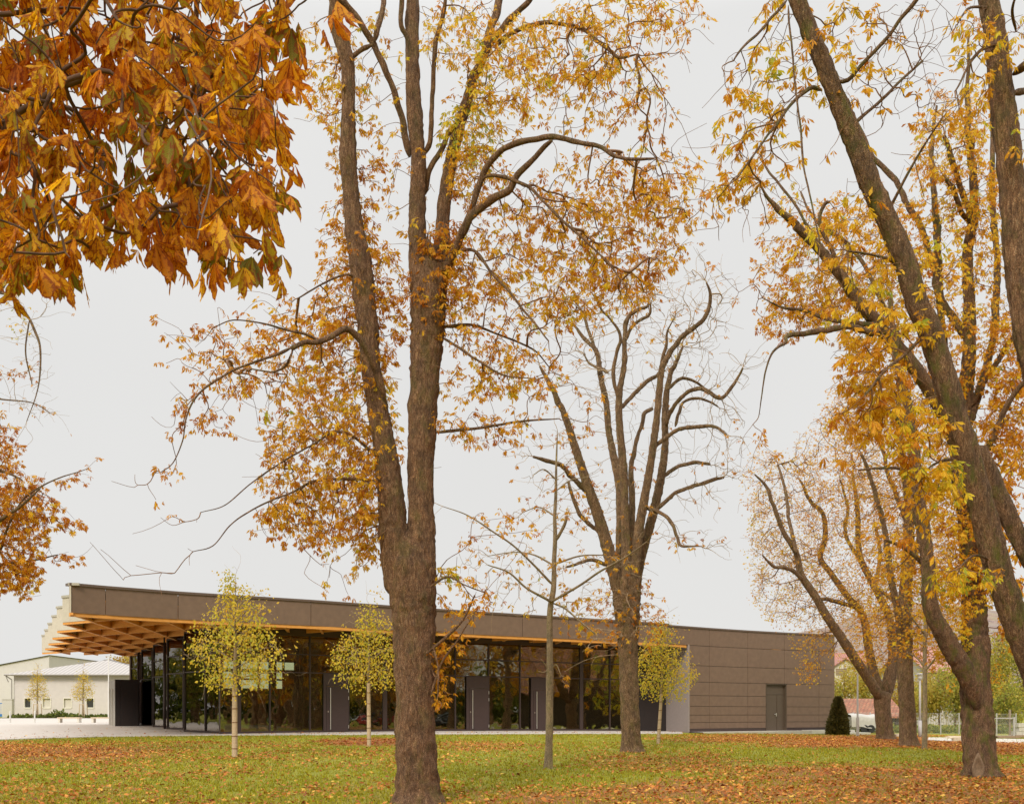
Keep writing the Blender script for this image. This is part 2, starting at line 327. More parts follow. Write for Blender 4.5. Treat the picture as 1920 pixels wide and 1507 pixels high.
def leafmesh(Pn, A, size, tint, rng=R, hi=False, nl=(5, 7), droop=.45, single=False):
    """compound (palmate) leaves at points Pn pointing along A; returns V, quads, tris, tint, uv"""
    n = len(Pn); A = unit(A + rng.normal(size=A.shape) * .25); nr = unit(np.cross(A, rng.normal(size=A.shape))); side = np.cross(nr, A)
    base, D, NN, LL, TI = [], [], [], [], []
    if single: ang = [np.zeros(n)]
    else:
        k = nl[0] if nl[0] == nl[1] else None; ks = nl[1]; ang = [np.full(n, x) for x in np.linspace(-1.75, 1.75, ks)]
    for j, a in enumerate(ang):
        a = a + rng.normal(size=n) * .14
        keep = rng.random(n) < (1 if single else (.93 if 0 < j < len(ang) - 1 else .62))
        d = A * np.cos(a)[:, None] + side * np.sin(a)[:, None]; d[:, 2] -= droop * (1 + .6 * rng.random(n)); d = unit(d)
        rel = 1.0 if single else (1 - .36 * np.abs(a) / 1.75)
        nn = unit(nr + rng.normal(size=nr.shape) * .38); nn = unit(nn - d * (nn * d).sum(1)[:, None])
        Lf = size * rel * (.85 + .3 * rng.random(n))
        base.append(Pn[keep] + d[keep] * .06 * Lf[keep, None]); D.append(d[keep]); NN.append(nn[keep]); LL.append(Lf[keep]); TI.append(np.clip(tint[keep] + rng.normal(size=keep.sum()) * .07, 0, 1))
    B = np.vstack(base); D = np.vstack(D); NN = np.vstack(NN); Lf = np.concatenate(LL)[:, None]; TI = np.concatenate(TI); m = len(B); Wd = np.cross(NN, D)
    curl = (rng.random(m)[:, None] - .35) * .7; fold = (.1 + .55 * rng.random(m) ** 1.5)[:, None]; wf = (.75 + .45 * rng.random(m))[:, None]
    if hi:
        ts = [0, .14, .3, .46, .62, .76, .88, .96]; ws = [.012, .04, .082, .12, .15, .143, .09, .03]
        rows = []; uvs = []
        rip = rng.random((m, 1)) * 6
        for t, w_ in zip(ts, ws):
            cen = B + D * Lf * t * (1 - .1 * t * np.abs(curl)) - NN * Lf * curl * t * t * .55
            for sgn in (-1, -.5, 0, .5, 1):
                lift = np.abs(sgn) * w_ * wf * fold * 1.1 + .016 * np.sin(t * 17 + rip + sgn * 2) * abs(sgn)
                jag = 1 + (.09 * np.sin(t * 61 + rip * 3) if abs(sgn) == 1 else 0)
                rows.append(cen + Wd * Lf * sgn * w_ * wf * jag + NN * Lf * lift); uvs.append((t, sgn))
        rows.append(B + D * Lf * (1 - .1 * np.abs(curl)) * 1.04 - NN * Lf * curl * .58); uvs.append((1.04, 0))
        # petiolule
        K = len(rows); V = np.stack(rows, 1).reshape(-1, 3); q = []; tt = []
        for i in range(len(ts) - 1):
            for k in range(4): q.append([i * 5 + k, i * 5 + k + 1, i * 5 + 5 + k + 1, i * 5 + 5 + k])
        l = (len(ts) - 1) * 5
        for k in range(4): tt.append([l + k, l + k + 1, K - 1])
        b = np.arange(m)[:, None, None] * K
        return V, (b + np.array(q)[None]).reshape(-1, 4), (b + np.array(tt)[None]).reshape(-1, 3), np.repeat(TI, K), np.tile(np.array(uvs), (m, 1))
    wmax = (.145 if not single else .36) * wf; pk = .62 if not single else .42
    mid = B + D * Lf * pk - NN * Lf * curl * .25; tip = B + D * Lf * (1 - .15 * np.abs(curl)) - NN * Lf * curl * .75
    lft = mid - Wd * Lf * wmax + NN * Lf * fold * wmax; rgt = mid + Wd * Lf * wmax + NN * Lf * fold * wmax
    V = np.stack([B, lft, mid, rgt, tip], 1).reshape(-1, 3); b = np.arange(m)[:, None, None] * 5
    T = (b + np.array([[0, 2, 1], [0, 3, 2], [1, 2, 4], [2, 3, 4]])[None]).reshape(-1, 3)
    return V, np.zeros((0, 4), int), T, np.repeat(TI, 5), None
def blobs_px(bl, Y, dy=0, rng=R):
    """foliage masses: (px, py, rx px, ry px, number, [tint centre], [metres nearer or farther], [depth spread m])"""
    Pn, Ti = [], []
    for b in bl:
        cx, cy_, rx, ry, n = b[:5]; ti = b[5] if len(b) > 5 else .5; off = b[6] if len(b) > 6 else 0
        s = Y / F; dz = b[7] if len(b) > 7 else min(.75 * rx * s, 1.8)
        th = rng.random(n) * 2 * math.pi; rr = rng.random(n) ** .55
        px = cx + rx * rr * np.cos(th); py = cy_ + ry * rr * np.sin(th)
        YY = Y + dy + off + rng.normal(size=n) * dz * .6
        Pn.append(np.stack([(px - CX) * YY / F, YY, EYE - (py - HY) * YY / F], 1)); Ti.append(ti + rng.normal(size=n) * .16)
    return np.vstack(Pn), np.clip(np.concatenate(Ti), 0, 1)
def make_tree(base, name, label, cat, limbs, pts, tint, lsize, leafm, barkm, twm=None, seed=1, rough=.09, per=(2, 4), leafy=None, rt=.003, alpha=.25, hi=False, group=None, droop=.85,
              flare=None, single=False, nl=(5, 5), expo=.42, wob=.13, minr=0, jit=.16, nslim=4, hr=False, tips=9, bare=.25):
    rng = np.random.default_rng(seed)
    if leafm is LEAF and tint is not None: tint = tint + .16 * (1 - tint) * (tint < .85)
    root = empty(name, base, label, cat, group); tk = Trunk(seed * 3.7)
    for i, l in enumerate(limbs): tk.limb(l, rough=rough, flare=(l[0][3] if (flare and i == 0) else 0) * (flare or 0), hr=hr)
    tk.build('trunk', barkm, root); sk = np.vstack(tk.sk)
    if pts is None or not len(pts): return root
    ex = []                          # fine shoots beyond every limb tip, and bare side twigs
    for c_, d_, l_ in tk.ends:
        if c_[3] < .09 and l_ > .5 and tips:
            rch = min(.95, l_ * .35); t = rng.random(tips)[:, None] ** .8
            ex.append(c_[:3] + d_ * rch * t + rng.normal(size=(tips, 3)) * rch * .26 * (t + .15) - np.array([0, 0, .22]) * rch * t ** 2)
    nb_ = int(len(pts) * bare); j = rng.integers(0, len(pts), nb_); ex.append(pts[j] + rng.normal(size=(nb_, 3)) * lsize * 2.6)
    ex = np.vstack(ex); lfx = rng.random(len(ex)) < (.25 if leafy is None else float(np.mean(leafy)) * .25)
    leafy = np.concatenate([np.ones(len(pts), bool) if leafy is None else leafy, lfx]); pts = np.vstack([pts, ex]); tint = np.concatenate([tint, np.full(len(ex), .45)])
    par, cnt, order = grow(sk, pts, alpha, minr); V, Q, A = twigs(sk, pts, par, cnt, rt, rng, expo, wob, ns=nslim)
    lf = np.ones(len(pts), bool) if leafy is None else leafy
    k = rng.integers(per[0], per[1] + 1, lf.sum()); idx = np.repeat(np.where(lf)[0], k)
    d = unit(pts - A)[idx]; d[:, 2] -= .35; d += rng.normal(size=d.shape) * .6; d = unit(d)
    Pn = pts[idx] + rng.normal(size=d.shape) * jit * lsize + d * lsize * rng.random((len(idx), 1)) * .6
    sz = lsize * (.65 + .6 * rng.random(len(idx)))
    V2, Qd, T, ti, uv = leafmesh(Pn, d, sz, tint[idx], rng, hi, nl, droop, single)
    nv = len(V); Fs = [Q, Qd + nv, T + nv] if len(Qd) else [Q, T + nv]
    mi = np.concatenate([np.ones(len(Q), int), np.zeros(len(Qd) + len(T), int)]); sm = np.concatenate([np.ones(len(Q), bool), np.full(len(Qd) + len(T), bool(hi))])
    mesh('crown', np.vstack([V, V2]), Fs, [leafm, twm or TWIG], root, sm, mi=mi, attrs={'tint': np.concatenate([np.zeros(nv), ti])}, uv=None if uv is None else np.vstack([np.zeros((nv, 2)), uv]))
    return root
# ---------------- ground, paving, roads ----------------
def axis(lo, hi, step, far, gk=1.25):
    a = list(np.arange(lo, hi + .01, step)); s = step
    while a[-1] < far: s *= gk; a.append(a[-1] + s)
    s = step; b = []; x = lo
    while x > -far: s *= gk; x -= s; b.append(x)
    return np.array(b[::-1] + a)
def grid(name, xs, ys, m, zf, kind='structure'):
    X, Y = np.meshgrid(xs, ys); V = np.stack([X.ravel(), Y.ravel(), zf(X, Y).ravel()], 1); nx, ny = len(xs), len(ys)
    i = (np.arange(ny - 1)[:, None] * nx + np.arange(nx - 1)[None]).ravel()
    o = mesh(name, V, [np.stack([i, i + 1, i + nx + 1, i + nx], 1)], [m], None, True); return tag(o, kind=kind)
m, nt, b = mat('lawn_grass', (.1, .15, .02), .9)
n1 = tex(nt, (.35, .5, .35), Detail=6.0, Roughness=.6); n2 = tex(nt, (14, 14, 14), Detail=6.0, Roughness=.7); n3 = tex(nt, (3, 3, 3), Detail=5.0)
g = ramp(nt, n2.outputs[0], [(.3, (.12, .125, .005)), (.5, (.25, .25, .008)), (.7, (.4, .37, .012))])
g = mixc(nt, ramp(nt, n1.outputs[0], [(.4, (0,) * 3), (.65, (.6,) * 3)]), g, (.3, .32, .03))
g = mixc(nt, ramp(nt, n3.outputs[0], [(.5, (0,) * 3), (.7, (.45,) * 3)]), g, (.2, .1, .02))
at = N(nt, 'ShaderNodeAttribute', attribute_name='litter'); n4 = tex(nt, (9, 9, 9), Detail=6.0, Roughness=.7)
ad = N(nt, 'ShaderNodeMath', operation='MULTIPLY_ADD'); nt.links.new(at.outputs['Fac'], ad.inputs[0]); ad.inputs[1].default_value = .75; nt.links.new(n4.outputs[0], ad.inputs[2])
g = mixc(nt, ramp(nt, ad.outputs[0], [(.72, (0,) * 3), (1.0, (.9,) * 3)]), g, ramp(nt, n2.outputs[0], [(.3, (.14, .05, .012)), (.5, (.32, .13, .03)), (.7, (.5, .24, .06))]))
nt.links.new(g, b.inputs['Base Color']); bump(nt, b, n2.outputs[0], .8, .05); LAWN = m
xs = axis(-40, 45, .5, 2500, 1.35); ys = axis(6, 75, .5, 2500, 1.35)
lawn = grid('lawn', xs, ys, LAWN, lambda X, Y: G(X, Y))
m, nt, b = mat('pale_paving', (.62, .58, .52), .85)
br = tex(nt, (1, 1, 1), 'ShaderNodeTexBrick', Scale=1.0, Mortar_Size=.012) if False else N(nt, 'ShaderNodeTexBrick')
t = N(nt, 'ShaderNodeTexCoord'); nt.links.new(t.outputs['Object'], br.inputs['Vector'])
for a, v in (('Scale', 1.0), ('Mortar Size', .012), ('Brick Width', .8), ('Row Height', .4), ('Color1', (.56, .51, .46, 1)), ('Color2', (.51, .465, .42, 1)), ('Mortar', (.36, .32, .28, 1))): br.inputs[a].default_value = v
n = tex(nt, (.7, .7, .7), Detail=6.0); c = mixc(nt, .35, br.outputs['Color'], ramp(nt, n.outputs[0], [(.3, (.48, .43, .38)), (.7, (.62, .57, .52))]))
nt.links.new(c, b.inputs['Base Color']); PAVE = m
def edge_y(px):
    return np.interp(px, [-400, 0, 100, 200, 400, 740, 1000, 1290, 1420, 1540, 1575], [1408, 1387, 1383.5, 1381, 1378.3, 1377, 1375.8, 1375.3, 1373.5, 1372, 1373])
# columns run from the lawn's edge to the far side
def strip(name, cols, m, lift, kind='structure', nrow=60, skirt=.12, G_=None):
    """cols: list of (front xy, back xy)"""
    V = []; nc = len(cols)
    for a, b_ in cols:
        a = np.array(a[:2]); b_ = np.array(b_[:2]); z = float(G(*a)); V.append((a[0], a[1], z - skirt))
        for k in range(nrow):
            q = a + (b_ - a) * (k / (nrow - 1)) ** 1.3; V.append((q[0], q[1], float(G(*q)) + lift))
    n = nrow + 1; i = (np.arange(nc - 1)[:, None] * n + np.arange(n - 1)[None]).ravel()
    o = mesh(name, V, [np.stack([i, i + n, i + n + 1, i + 1], 1)], [m], None, False); return tag(o, kind=kind) if kind else o
def glass_y(px):   # depth of the front glazing line
    return np.interp(px, [412, 622, 895, 1010, 1251, 1600], [46.3, 49.4, 53.6, 55.6, 60.4, 66])
cols = []
for px in list(range(-700, 1291, 15)):
    f = gp(px, float(edge_y(px)))
    if px < 300: Yb = 100.
    elif px < 412: Yb = 100 + (px - 300) / 112 * (50 - 100)
    else: Yb = float(glass_y(px)) + 1.2
    cols.append((f, ((px - CX) * Yb / F, Yb)))
strip('paving', cols, PAVE, .035, nrow=70)
# street in front of the white house on the left, and its planting strip
ASPH = noisy('pale_asphalt', (.44, .42, .39), .9, .1, .6)
cols = [(((-120 + i * 4), 100.2), ((-120 + i * 4), 109)) for i in range(30)]
strip('street', cols, ASPH, .02, nrow=14, skirt=0)
cols = [(((-120 + i * 4), 109), ((-120 + i * 4), 112)) for i in range(30)]
strip('planting_bed', cols, noisy('bed_soil', (.16, .12, .05), .95, .3, 2), .06, nrow=8)
# gravel strip and step stones along the clad wall
KERB = noisy('pale_kerb_stone', (.6, .57, .5), .9, .1, 3)
GRAV = noisy('gravel', (.5, .46, .4), .95, .25, 12)
# path on the right
PATH = noisy('pale_path', (.6, .56, .5), .95, .12, 1.5)
cols = []
for px in range(1690, 2500, 20):
    py0 = np.interp(px, [1690, 1760, 1900, 2100, 2400], [1384.5, 1388.5, 1395, 1402, 1410]); py1 = np.interp(px, [1690, 1760, 1900, 2100, 2400], [1383, 1382.5, 1385.5, 1386, 1387])
    cols.append((gp(px, py0), gp(px, py1)))
strip('path', cols, PATH, .03, nrow=10, skirt=.05)
# side street beyond the path, seen only in the glass
cols = [((40 + i * 6, 36 - i * 1.5 * 1.0), (42 + i * 6, 30 - i * 1.5)) for i in range(24)]
strip('side_street', cols, ASPH, .03, nrow=10, skirt=0)

# ---------------- fallen leaves and grass blades ----------------
def inlawn(x, y):
    px = CX + F * x / y; z = G(x, y); py = HY + (EYE - z) * F / y
    return px, py, py > edge_y(np.clip(px, -400, 1575)) + .3
def ell(px, py, cx, cy_, rx, ry): return np.clip(1.25 - ((px - cx) / rx) ** 2 - ((py - cy_) / ry) ** 2, 0, 1)
def vnoise(x, y, f, seed):
    return np.array([mn.fractal(Vector((a * f, b_ * f, seed)), 1, 2, 3) for a, b_ in zip(x, y)])
def dens(px, py, x, y):
    d = np.full(px.shape, .11)
    d = np.where(py < 1392, .02, d)
    d = np.maximum(d, .8 * ell(px, py, 60, 1412, 300, 22)); d = np.maximum(d, .35 * ell(px, py, 330, 1398, 380, 9))
    d = np.maximum(d, .34 * ell(px, py, 300, 1440, 330, 30))
    d = np.maximum(d, .95 * ell(px, py, 690, 1391, 110, 8)); d = np.maximum(d, .3 * ell(px, py, 620, 1425, 300, 24))
    d = np.maximum(d, .45 * ell(px, py, 900, 1400, 130, 12)); d = np.maximum(d, .5 * ell(px, py, 1250, 1430, 200, 22))
    d = np.maximum(d, .95 * ell(px, py, 1650, 1393, 260, 15)); d = np.maximum(d, .95 * ell(px, py, 1900, 1400, 160, 17)); d = np.maximum(d, .55 * ell(px, py, 1400, 1385, 190, 9))
    d = np.maximum(d, np.interp(px, [0, 800, 1000, 1920], [.42, .5, .9, .95]) * np.clip((py - 1460 + 12 * np.sin(px * .011)) / 22, 0, 1)); d = np.maximum(d, .8 * np.clip((py - 1425) / 18, 0, 1) * np.clip((px - 1180) / 300, 0, 1))
    d = d * np.where(ell(px, py, 1590, 1415, 230, 15) > .3, .2, 1) * np.where(ell(px, py, 620, 1490, 330, 22) > .3, .75, 1)
    return d
NL = 760000
yy = 14.5 + (70 - 14.5) * R.random(NL) ** 1.0; hw = (yy * 1130 / F) + 3; xx = (R.random(NL) * 2 - 1) * hw
k = R.random(NL) < hw / hw.max(); xx, yy = xx[k], yy[k]
px, py, ok = inlawn(xx, yy); dn = dens(px, py, xx, yy) * np.clip(1 + 1.5 * vnoise(xx, yy, .55, 3.), .15, 1.8)
ok &= R.random(len(xx)) < dn; ok &= ~((px > 1740) & (px < 2600) & (py < 1389 + (px - 1740) * .02) & (px > 1730) & (py > 1381))
xx, yy = xx[ok], yy[ok]; n = len(xx); print('fallen leaves', n)
zz = G(xx, yy) + .02 + .03 * R.random(n); th = R.random(n) * 2 * math.pi
A = np.stack([np.cos(th), np.sin(th), R.normal(size=n) * .3], 1); Nn = unit(np.stack([R.normal(size=n) * .55, R.normal(size=n) * .55 - .15, np.ones(n)], 1)); Wd = unit(np.cross(Nn, A))
Lf = (.045 + .075 * R.random(n) ** 1.6)[:, None]; B = np.stack([xx, yy, zz], 1); w_ = .3 * Lf * (.6 + .6 * R.random((n, 1))); cu = (R.random((n, 1)) - .3) * .5
V = np.stack([B - A * Lf * .5, B - Wd * w_ + Nn * w_ * .6, B + Wd * w_ + Nn * w_ * .6 * cu, B + A * Lf * .5 + Nn * Lf * cu * .4], 1).reshape(-1, 3); V[:, 2] = np.maximum(V[:, 2], np.repeat(G(xx, yy), 4) + .008)
bb = np.arange(n)[:, None, None] * 4; T = (bb + np.array([[0, 2, 1], [1, 2, 3]])[None]).reshape(-1, 3)
FALL = leaf_mat('fallen_leaf', [(0, (.15, .035, .006)), (.35, (.36, .1, .012)), (.65, (.54, .19, .022)), (.88, (.7, .36, .06)), (1, (.78, .5, .08))], .15)
ti = np.clip(.5 + R.normal(size=n) * .24, 0, 1)
px, py, _ = inlawn(xx, yy); ti = np.where(ell(px, py, 690, 1391, 120, 9) > .1, ti * .55, ti)
tag(mesh('fallen_leaves', V, [T], [FALL], None, False, attrs={'tint': np.repeat(ti, 4)}), 'brown and orange fallen chestnut leaves scattered over the green lawn', 'fallen leaves', kind='stuff')
lx_, ly_ = np.meshgrid(xs, ys); lx_ = lx_.ravel(); ly_ = ly_.ravel(); pk = np.full(len(lx_), 0.); kk = (ly_ > 10) & (ly_ < 90)
qx, qy, ok2 = inlawn(lx_[kk], ly_[kk]); pk[kk] = dens(qx, qy, lx_[kk], ly_[kk]) * ok2
at_ = lawn.data.attributes.new('litter', 'FLOAT', 'POINT'); at_.data.foreach_set('value', pk.astype(np.float32))
NG = 70000
yy = 14.5 + (60 - 14.5) * R.random(NG) ** 1.6; hw = (yy * 1080 / F) + 2; xx = (R.random(NG) * 2 - 1) * hw
px, py, ok = inlawn(xx, yy); k = R.random(NG) < np.clip(1.25 - dens(px, py, xx, yy), .25, 1); ok &= k
xx, yy = xx[ok], yy[ok]; nb = 4; xx = np.repeat(xx, nb) + R.normal(size=len(xx) * nb) * .05; yy = np.repeat(yy, nb) + R.normal(size=len(yy) * nb) * .05; n = len(xx)
zz = G(xx, yy); h = .035 + .05 * R.random(n) ** 2 + .05 * (R.random(n) > .97); th = R.random(n) * 2 * math.pi; ww = .006 + .006 * R.random(n) + yy * .00012
lx = np.cos(th) * ww; ly = np.sin(th) * ww; tx = R.normal(size=n) * h * .5; ty = R.normal(size=n) * h * .5
V = np.stack([np.stack([xx - lx, yy - ly, zz - .005], 1), np.stack([xx + lx, yy + ly, zz - .005], 1), np.stack([xx + tx, yy + ty, zz + h], 1)], 1).reshape(-1, 3)
GRB = leaf_mat('grass_blade', [(0, (.15, .16, .005)), (.5, (.32, .32, .008)), (1, (.48, .43, .02))], .3)
tag(mesh('grass', V, [np.arange(3 * n).reshape(-1, 3)], [GRB], None, False, attrs={'tint': np.repeat(R.random(n), 3)}), 'short bright green lawn grass blades under the park trees', 'grass', kind='stuff')

# a few leaves blown onto the paving
n = 900; px_ = R.uniform(-100, 1280, n); d_ = R.random(n) ** 2.2; g_ = np.array([gp(a, float(edge_y(a)) - 1.2 - 14 * q * (a < 400) - 3 * q) for a, q in zip(px_, d_)]); g_ = g_[g_[:, 1] < 75]; n = len(g_)
th = R.random(n) * 6.28; A = np.stack([np.cos(th), np.sin(th), R.normal(size=n) * .2], 1); Wd = np.stack([-np.sin(th), np.cos(th), R.normal(size=n) * .4], 1); Lf = (.05 + .07 * R.random(n))[:, None]; B = g_ + np.array([0, 0, .055])
V = np.stack([B - A * Lf * .5, B - Wd * Lf * .25, B + Wd * Lf * .25, B + A * Lf * .5], 1).reshape(-1, 3); T = (np.arange(n)[:, None, None] * 4 + np.array([[0, 2, 1], [1, 2, 3]])[None]).reshape(-1, 3)
tag(mesh('blown_leaves', V, [T], [FALL], None, False, attrs={'tint': np.repeat(R.random(n), 4)}), 'few stray brown leaves blown onto the pale paving', 'fallen leaves', kind='stuff')
# ---------------- the hall ----------------
CLAD = noisy('bronze_cladding', (.182, .117, .08), .5, .09, .8); CLAD2 = noisy('bronze_cap', (.13, .09, .07), .4, .05, 2)
BEIGE = noisy('beige_render', (.52, .47, .38), .8, .05, 1); BCAP = noisy('beige_cap', (.4, .37, .3), .6, .05, 2)
FRAME = noisy('dark_bronze_frame', (.055, .034, .03), .45, .1, 2); DOORM = noisy('aubergine_door', (.062, .038, .035), .5, .06, 2)
STEEL, _, _ = mat('brushed_steel', (.72, .69, .63), .3, Metallic=.9); LILAC = noisy('grey_plaster', (.28, .235, .225), .85, .05, 2)
DARKW = noisy('black_panel', (.026, .018, .017), .9, .1, 2); INW = noisy('hall_inner_wall', (.2, .14, .09), .8, .15, 1); INF = noisy('hall_floor', (.2, .17, .13), .35, .1, 2)
m, nt, b = mat('larch_beam', (.6, .3, .1), .6)
n = tex(nt, (1.2, 1.2, 16), Detail=6.0, Distortion=.4); k = tex(nt, (3, 3, 3), 'ShaderNodeTexVoronoi')
c = ramp(nt, n.outputs[0], [(.3, (.6, .25, .045)), (.7, (.8, .38, .09))]); c = mixc(nt, ramp(nt, k.outputs['Distance'], [(0, (.7,) * 3), (.05, (0,) * 3)]), c, (.22, .08, .02))
nt.links.new(c, b.inputs['Base Color']); WOOD = m
m, nt, b = mat('tinted_glass', (1, 1, 1), .02); Lk = nt.links.new
tr = N(nt, 'ShaderNodeBsdfTransparent'); tr.inputs[0].default_value = (.74, .78, .58, 1); gl = N(nt, 'ShaderNodeBsdfGlossy'); gl.inputs['Roughness'].default_value = .012; gl.inputs[0].default_value = (.95, .88, .82, 1)
fr = N(nt, 'ShaderNodeFresnel'); fr.inputs[0].default_value = 1.55; ma = N(nt, 'ShaderNodeMath', operation='MULTIPLY_ADD'); ma.inputs[1].default_value = 1.6; ma.inputs[2].default_value = .07; ma.use_clamp = True
wv = tex(nt, (.35, .35, .35), Detail=1.0); bp = N(nt, 'ShaderNodeBump'); bp.inputs['Strength'].default_value = .12; bp.inputs['Distance'].default_value = .03; Lk(wv.outputs[0], bp.inputs['Height']); Lk(bp.outputs[0], gl.inputs['Normal'])
ms = N(nt, 'ShaderNodeMixShader'); Lk(fr.outputs[0], ma.inputs[0]); Lk(ma.outputs[0], ms.inputs[0]); Lk(tr.outputs[0], ms.inputs[1]); Lk(gl.outputs[0], ms.inputs[2])
Lk(ms.outputs[0], [x for x in nt.nodes if x.type == 'OUTPUT_MATERIAL'][0].inputs[0]); GLASS = m

def zr(r): return EYE + r
def at(px, Y): return np.array([(px - CX) * Y / F, Y])
TOP, FB, BB = 5.05, 3.89, 3.80     # roof edge, fascia bottom, beam bottom above the eye
def fas(px):      # plan line of the front roof edge
    top = np.interp(px, [130, 198, 334, 600, 750, 900, 1085, 1190, 1253, 1325, 1400, 1470, 1565], [1092, 1098, 1108.5, 1125, 1136, 1146, 1157.5, 1163.8, 1168.5, 1174, 1179, 1183, 1187.5])
    return at(px, F * TOP / (HY - top))
K0 = fas(130); a_ = np.array([-.47, 3.2]); b_ = np.array([-1.76, 1.22])
hall = empty('event_hall', (K0[0] + 12, K0[1] + 14, zr(-1)), 'long low event hall with brown metal cladding, timber lattice canopy and dark glazed front', 'building')
FLP = np.array([fas(p) for p in np.linspace(130, 1565, 80)])
arc = np.concatenate([[0], np.cumsum(np.linalg.norm(np.diff(FLP, axis=0), axis=1))])
def fl(s): return np.array([np.interp(s, arc, FLP[:, 0]), np.interp(s, arc, FLP[:, 1])])
def s_of(px): return float(np.interp(px, np.linspace(130, 1565, 80), arc))
# fascia panels with open joints
js = [0] + [s_of(p) for p in (198, 334)] ; st = (s_of(583) - s_of(334)) / 2
while js[-1] + st < s_of(1254) - .5: js.append(js[-1] + st)
js[-1] = s_of(1254) if s_of(1254) - js[-1] < 1.6 else js[-1]
if js[-1] < s_of(1254): js.append(s_of(1254))
mb = MB(); bk = MB(); cp = MB()
for s0, s1 in zip(js[:-1], js[1:]):
    mb.wall(fl(s0 + .012), fl(s1 - .012), zr(FB), zr(TOP - .10), .05)
    bk.wall(fl(s0), fl(s1), zr(FB + .01), zr(TOP - .12), .08, off=-.055)
    cp.wall(fl(s0), fl(s1), zr(TOP - .10), zr(TOP), .45, off=.05)
mb.build('fascia', CLAD, hall); cp.build('roof_cap', CLAD2, hall)
# saw-toothed left roof edge
zig = [K0]
for k in range(6): zig += [zig[-1] + a_, zig[-1] + a_ + b_]
e2 = np.array([.82, .57]); e2 /= np.linalg.norm(e2)
zb = MB(); zc = MB(); gap = .012
for p, q in zip(zig[:-1], zig[1:]):
    zb.wall(q, p, zr(FB), zr(TOP - .10), .06); zc.wall(q, p, zr(TOP - .10), zr(TOP), .4, off=.05)
zb.build('side_fascia', BEIGE, hall); zc.build('side_roof_cap', BCAP, hall)
RE = FLP[-1]; back_l = zig[-1]; ehat = (a_ + b_) / np.linalg.norm(a_ + b_); back_r = RE + ehat * 29
poly = zig[::-1] + [p for p in FLP[1:-1:4]] + [RE]
poly = [np.array(p) for p in poly] + [back_r]
cen = sum(poly) / len(poly)
def fanmesh(name, pl, z, m, th):
    n = len(pl); V = [(p[0], p[1], z) for p in pl] + [(p[0], p[1], z + th) for p in pl]
    me = bpy.data.meshes.new(name); r0 = rootloc(hall)
    me.from_pydata([tuple(np.array(v) - r0) for v in V], [], [tuple(range(n - 1, -1, -1)), tuple(range(n, 2 * n))] + [(i, (i + 1) % n, n + (i + 1) % n, n + i) for i in range(n)])
    me.materials.append(m); o = bpy.data.objects.new(name, me); S.collection.objects.link(o); o.parent = hall; return o
ins = [p + (cen - p) / np.linalg.norm(cen - p) * .14 for p in poly]
ins2 = [ins[i] if (i < 12 or poly[i][0] < 8.5) else poly[i] + ehat * 1.3 for i in range(len(poly))]
fanmesh('ceiling', ins2, zr(FB + .52), WOOD, .06); fanmesh('roof_deck', ins2, zr(TOP - .35), CLAD2, .15)
# lattice beams clipped to the roof outline
def clip(o, d, pl):
    ts = []
    for i in range(len(pl)):
        p, q = pl[i], pl[(i + 1) % len(pl)]; e = q - p; den = d[0] * e[1] - d[1] * e[0]
        if abs(den) < 1e-9: continue
        w_ = p - o; t = (w_[0] * e[1] - w_[1] * e[0]) / den; u = (w_[0] * d[1] - w_[1] * d[0]) / den
        if 0 <= u < 1: ts.append(t)
    ts.sort(); return [(ts[i], ts[i + 1]) for i in range(0, len(ts) - 1, 2)]
clp = []
for i in range(len(poly)):
    if i < 12: clp.append(poly[i] + (cen - poly[i]) / np.linalg.norm(cen - poly[i]) * .10); continue
    e_ = unit(poly[(i + 1) % len(poly)] - poly[i - 1]) if i < len(poly) - 2 else unit(poly[i] - poly[i - 1]); clp.append(poly[i] + np.array([-e_[1], e_[0]]) * (.32 if poly[i][0] < 9 else 1.2))
mb = MB()
for fam, (d, st_, dz) in enumerate(((a_, b_, 0), (b_, a_, .004))):
    dn = d / np.linalg.norm(d)
    for k in range(-22, 24):
        for t0, t1 in clip(K0 + st_ * k + d * .001 + np.array([.0, .003]), dn, clp):
            if t1 - t0 > .3:
                o = K0 + st_ * k; mb.wall(o + dn * t0, o + dn * t1, zr(BB + dz), zr(FB + .52 - .004 - dz), .1 - dz, off=.05)
s_end = s_of(1288)
ss = np.linspace(.05, s_end, 40)
for s0, s1 in zip(ss[:-1], ss[1:]): mb.wall(fl(s0), fl(s1), zr(BB - .05), zr(FB - .003), .14, off=-.03)
for p, q in zip(zig[:-1], zig[1:]): mb.wall(q, p, zr(BB - .01), zr(FB - .003), .12, off=-.02)
mb.build('roof_lattice', WOOD, hall)
# glazing
def gpt(px): return at(px, float(glass_y(px)))
def gz(p): return float(G(p[0], p[1])) + .04
TR1, TR2, GT = 1.91, 2.78, 3.74
bays = [412, 447.7, 506.4, 581.6, 654, 722, 788, 854, 916.7, 975.5, 1034, 1090.5, 1144, 1197]
wide = {722, 1090.5, 447.7}; doors = {581.6: 606, 854: 874, 975.5: 995}
def window(p, q, zt, bars, wl=.03, wr=.03, zs=None):
    d = unit(q - p); z0, z1 = gz(p), gz(q); g = MB(); g.wall(p, q, z0, zt, .012, off=-.05, z0b=z1)
    o = g.build('window', GLASS, hall); f = MB()
    f.wall(p, p + d * wl, z0 - .1, zt, .13, off=.01); f.wall(q - d * wr, q, z1 - .1, zt, .13, off=.01)
    f.wall(p + d * wl, q - d * wr, z0 - .1, z0 + .09, .11, z0b=z1 - .1, z1b=z1 + .09); f.wall(p + d * wl, q - d * wr, zt - .08, zt, .11)
    for z in bars: f.wall(p + d * wl, q - d * wr, z - .03, z + .03, .11)
    f.build('frame', FRAME, o)
